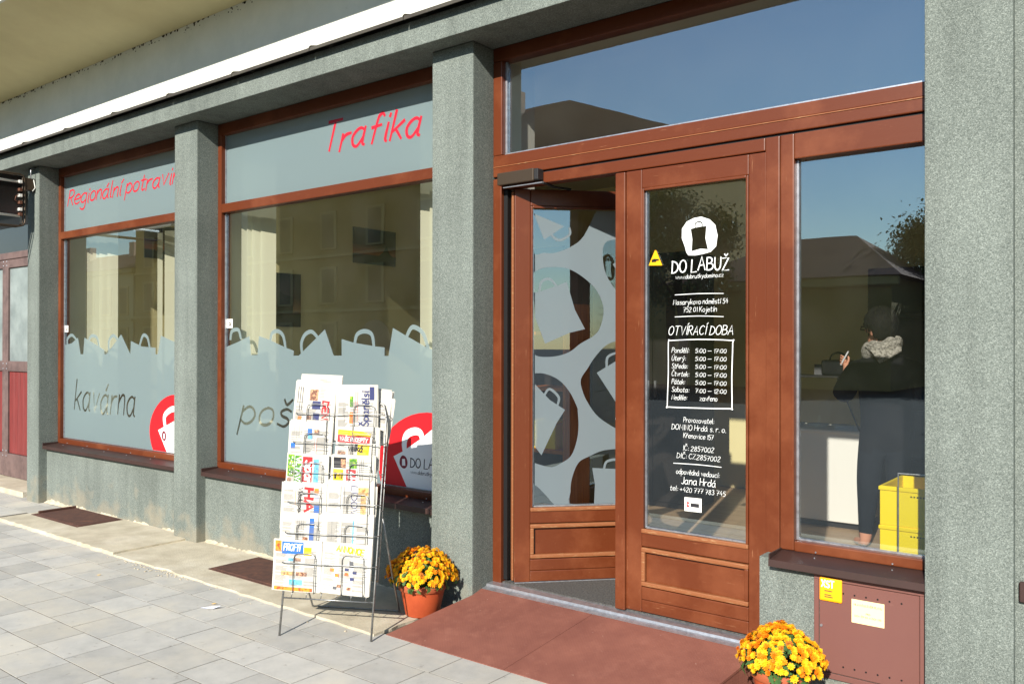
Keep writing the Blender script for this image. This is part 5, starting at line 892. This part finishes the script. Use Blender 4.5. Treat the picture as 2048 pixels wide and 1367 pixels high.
G().ball(PP((-.075, -.062, 1.715)), .024, 2, (.7, .7, 1.2)).obj('ear', 'skin', body, smooth=True)
# scarf: thick knitted loop with a corner hanging down the back
g = G(); nU, nV = 40, 14
vv = [[g.b.verts.new(PP((-.012+(.090+.040*math.cos(b)+.010*math.sin(3*a+b))*math.cos(a)*1.05, .0+(.080+.040*math.cos(b))*math.sin(a), 1.600+.060*math.sin(b)+.022*math.cos(a)+.010*math.sin(5*a)))) for b in [6.2832*j/nV for j in range(nV)]] for a in [6.2832*i/nU for i in range(nU)]]
for i in range(nU):
    for j in range(nV): g.b.faces.new((vv[i][j], vv[(i+1) % nU][j], vv[(i+1) % nU][(j+1) % nV], vv[i][(j+1) % nV]))
g.obj('scarf', 'scarf', body, smooth=True)
g = G(); N = 10
def SCF(a, b): # a across 0..1, b down 0..1
    l, r_ = Vector((-.115, -.075, 1.625)), Vector((.115, -.07, 1.665)); t_ = l.lerp(r_, a); tipp = Vector((-.025, -.165, 1.490)); e_ = l.lerp(tipp, min(1, a*2.4)) if a < .42 else tipp.lerp(Vector((.115, -.11, 1.575)), (a-.42)/.58)
    m_ = t_.lerp(e_, b); m_.y -= .045*math.sin(math.pi*a)*(1-b*.4)+.012*math.sin(b*9); return PP(m_)
gr = [[g.b.verts.new(SCF(i/N, j/N)) for j in range(N+1)] for i in range(N+1)]
for i in range(N):
    for j in range(N): g.b.faces.new((gr[i][j], gr[i+1][j], gr[i+1][j+1], gr[i][j+1]))
o = g.obj('scarf_corner', 'scarf', body, smooth=True); md = o.modifiers.new('thick', 'SOLIDIFY'); md.thickness = .014
ph = thing('mobile_phone', 'small pale mobile phone in the raised hand of the person', 'phone', PP((-.283, .232, 1.50))); G().box(-.006, .006, -.026, .026, -.03, .085, bev=.004, seg=2, M=Matrix.Rotation(.5, 4, 'Y') @ Matrix.Rotation(.25, 4, 'Z')).obj('phone_body', 'phone', ph, local=True); G().box(-.0078, -.0062, -.021, .021, -.022, .077, M=Matrix.Rotation(.5, 4, 'Y') @ Matrix.Rotation(.25, 4, 'Z')).obj('phone_screen', 'black', ph, local=True)
# ------------------------------------------------------------------ across the square (seen mirrored in the panes)
def house(label, x0, x1, yf, dep, ze, zr, ridge, wall, roof, nx, nz, name='town_house', arch=None, inset=True):
    t = thing(name, label, 'house', ((x0+x1)/2, yf-dep/2, 0)); bx('wall', wall, t, x0, x1, yf-dep, yf, 0, ze)
    a, b = ridge; g = G(); o = .45; ym = yf-dep/2
    P = [(x0-o, yf+o, ze), (x1+o, yf+o, ze), (x1+o, yf-dep-o, ze), (x0-o, yf-dep-o, ze), (a, ym, zr), (b, ym, zr)]; v = [g.b.verts.new(p) for p in P]
    for f_ in ((0, 1, 5, 4), (1, 2, 5), (2, 3, 4, 5), (3, 0, 4), (3, 2, 1, 0)): g.b.faces.new([v[i] for i in f_])
    rf = g.obj('roof', roof, t)
    for k, xx in enumerate((a+.3*(b-a), b-.1*(b-a)) if nz else ()): G().box(xx-.35, xx+.35, ym+.6, ym+1.2, zr-1.0, zr+.7, bev=.03).obj('chimney', 'house_pink', rf)
    G().box(x0-.3, x1+.3, yf+.001, yf+.3, ze-.35, ze-.002, bev=.05).obj('cornice', 'trim', t)
    for j in range(nz):
        zb = .9+(ze-1.2)*j/nz; hh = min(1.9, (ze-1.2)/nz*.62)
        if j: G().box(x0, x1, yf+.001, yf+.12, zb-.55, zb-.38).obj('string_course', 'trim', t)
        for i in range(nx):
            xc = x0+(x1-x0)*(i+.5)/nx
            if arch is not None and j == 0 and i in arch:
                g = G(); pl = [(xc-1.3, .05), (xc+1.3, .05)]+arc((xc, 1.7), 1.3, 0, math.pi, 12); g.prism(pl, 0, .06, lambda p, q_, h: (p, yf+h, q_)); g.obj('gateway', 'win_dark', t); continue
            f_ = G().box(xc-.72, xc+.72, yf+.001, yf+.10, zb-.12, zb+hh+.14, bev=.02).obj('window_frame', 'trim', t); G().box(xc-.50, xc+.50, yf+.1005, yf+.11, zb, zb+hh).obj('pane', 'win_far', f_)
    return t
Y0 = -27.5
house('long low cream house at the far left side of the square', -80, -56.6, Y0, 9, 7.2, 9.2, (-74, -62), 'house_cream', 'roof_tile', 9, 2)
house('tall yellow town house with arched gateways across the square', -56.3, -13.4, Y0, 11, 10.6, 14.6, (-50, -22), 'house_yellow', 'roof_tile', 11, 3, arch=(2, 6, 8))
house('small house with hipped tiled roof across the square', -13.0, -4.6, Y0, 8, 4.1, 6.1, (-9.4, -6.9), 'house_yellow', 'roof_tile', 4, 0, name='hipped_house')
house('cream town house at the right side of the square', 3.5, 26, Y0, 9, 7.6, 10.2, (8, 21), 'house_cream', 'roof_tile', 7, 2)
def tree(label, base, h, rad, seed, leaves=2600):
    q = random.Random(seed); b = Vector(base); t = thing('broadleaf_tree', label, 'tree', base); g = G(); g.tube([b, b+Vector((.1, 0, h*.3)), b+Vector((-.05, .1, h*.55)), b+Vector((0, 0, h*.85))], .22, 8, r2=.05)
    tips = []
    for i in range(16):
        a = q.uniform(0, 6.28); z0 = h*q.uniform(.28, .7); e = b+Vector((math.cos(a)*rad*q.uniform(.5, .95), math.sin(a)*rad*q.uniform(.5, .95), h*q.uniform(.5, .97))); tips.append(e); g.tube([b+Vector((0, 0, z0)), (b+Vector((0, 0, z0))).lerp(e, .5)+Vector((0, 0, .2)), e], .07, 5, r2=.015)
    g.obj('trunk', 'bark', t); g = G()
    for i in range(leaves):
        c = q.choice(tips)+Vector((q.gauss(0, rad*.2), q.gauss(0, rad*.2), q.gauss(0, rad*.2))); s_ = q.uniform(.05, .11); M_ = Matrix.Translation(c) @ Matrix.Rotation(q.uniform(0, 6.28), 4, 'Z') @ Matrix.Rotation(q.uniform(-1.2, 1.2), 4, 'X')
        g.quad(*[M_ @ Vector(p) for p in ((0, -s_, 0), (s_*.6, 0, .02), (0, s_, 0), (-s_*.6, 0, .02))])
    tag(g.obj('crown', 'tree_leaf', t), kind='stuff')
tree('leafy tree rising behind the small hipped house', (-4.2, -34.5, 0), 6.3, 2.2, 4, 20000); tree('yellowing tree standing before the hipped house', (-11.2, -24.5, 0), 7.2, 1.9, 5, 14000); tree('broad tree at the right end of the small hipped house', (-1.2, -36, 0), 5.4, 2.4, 7, 16000)
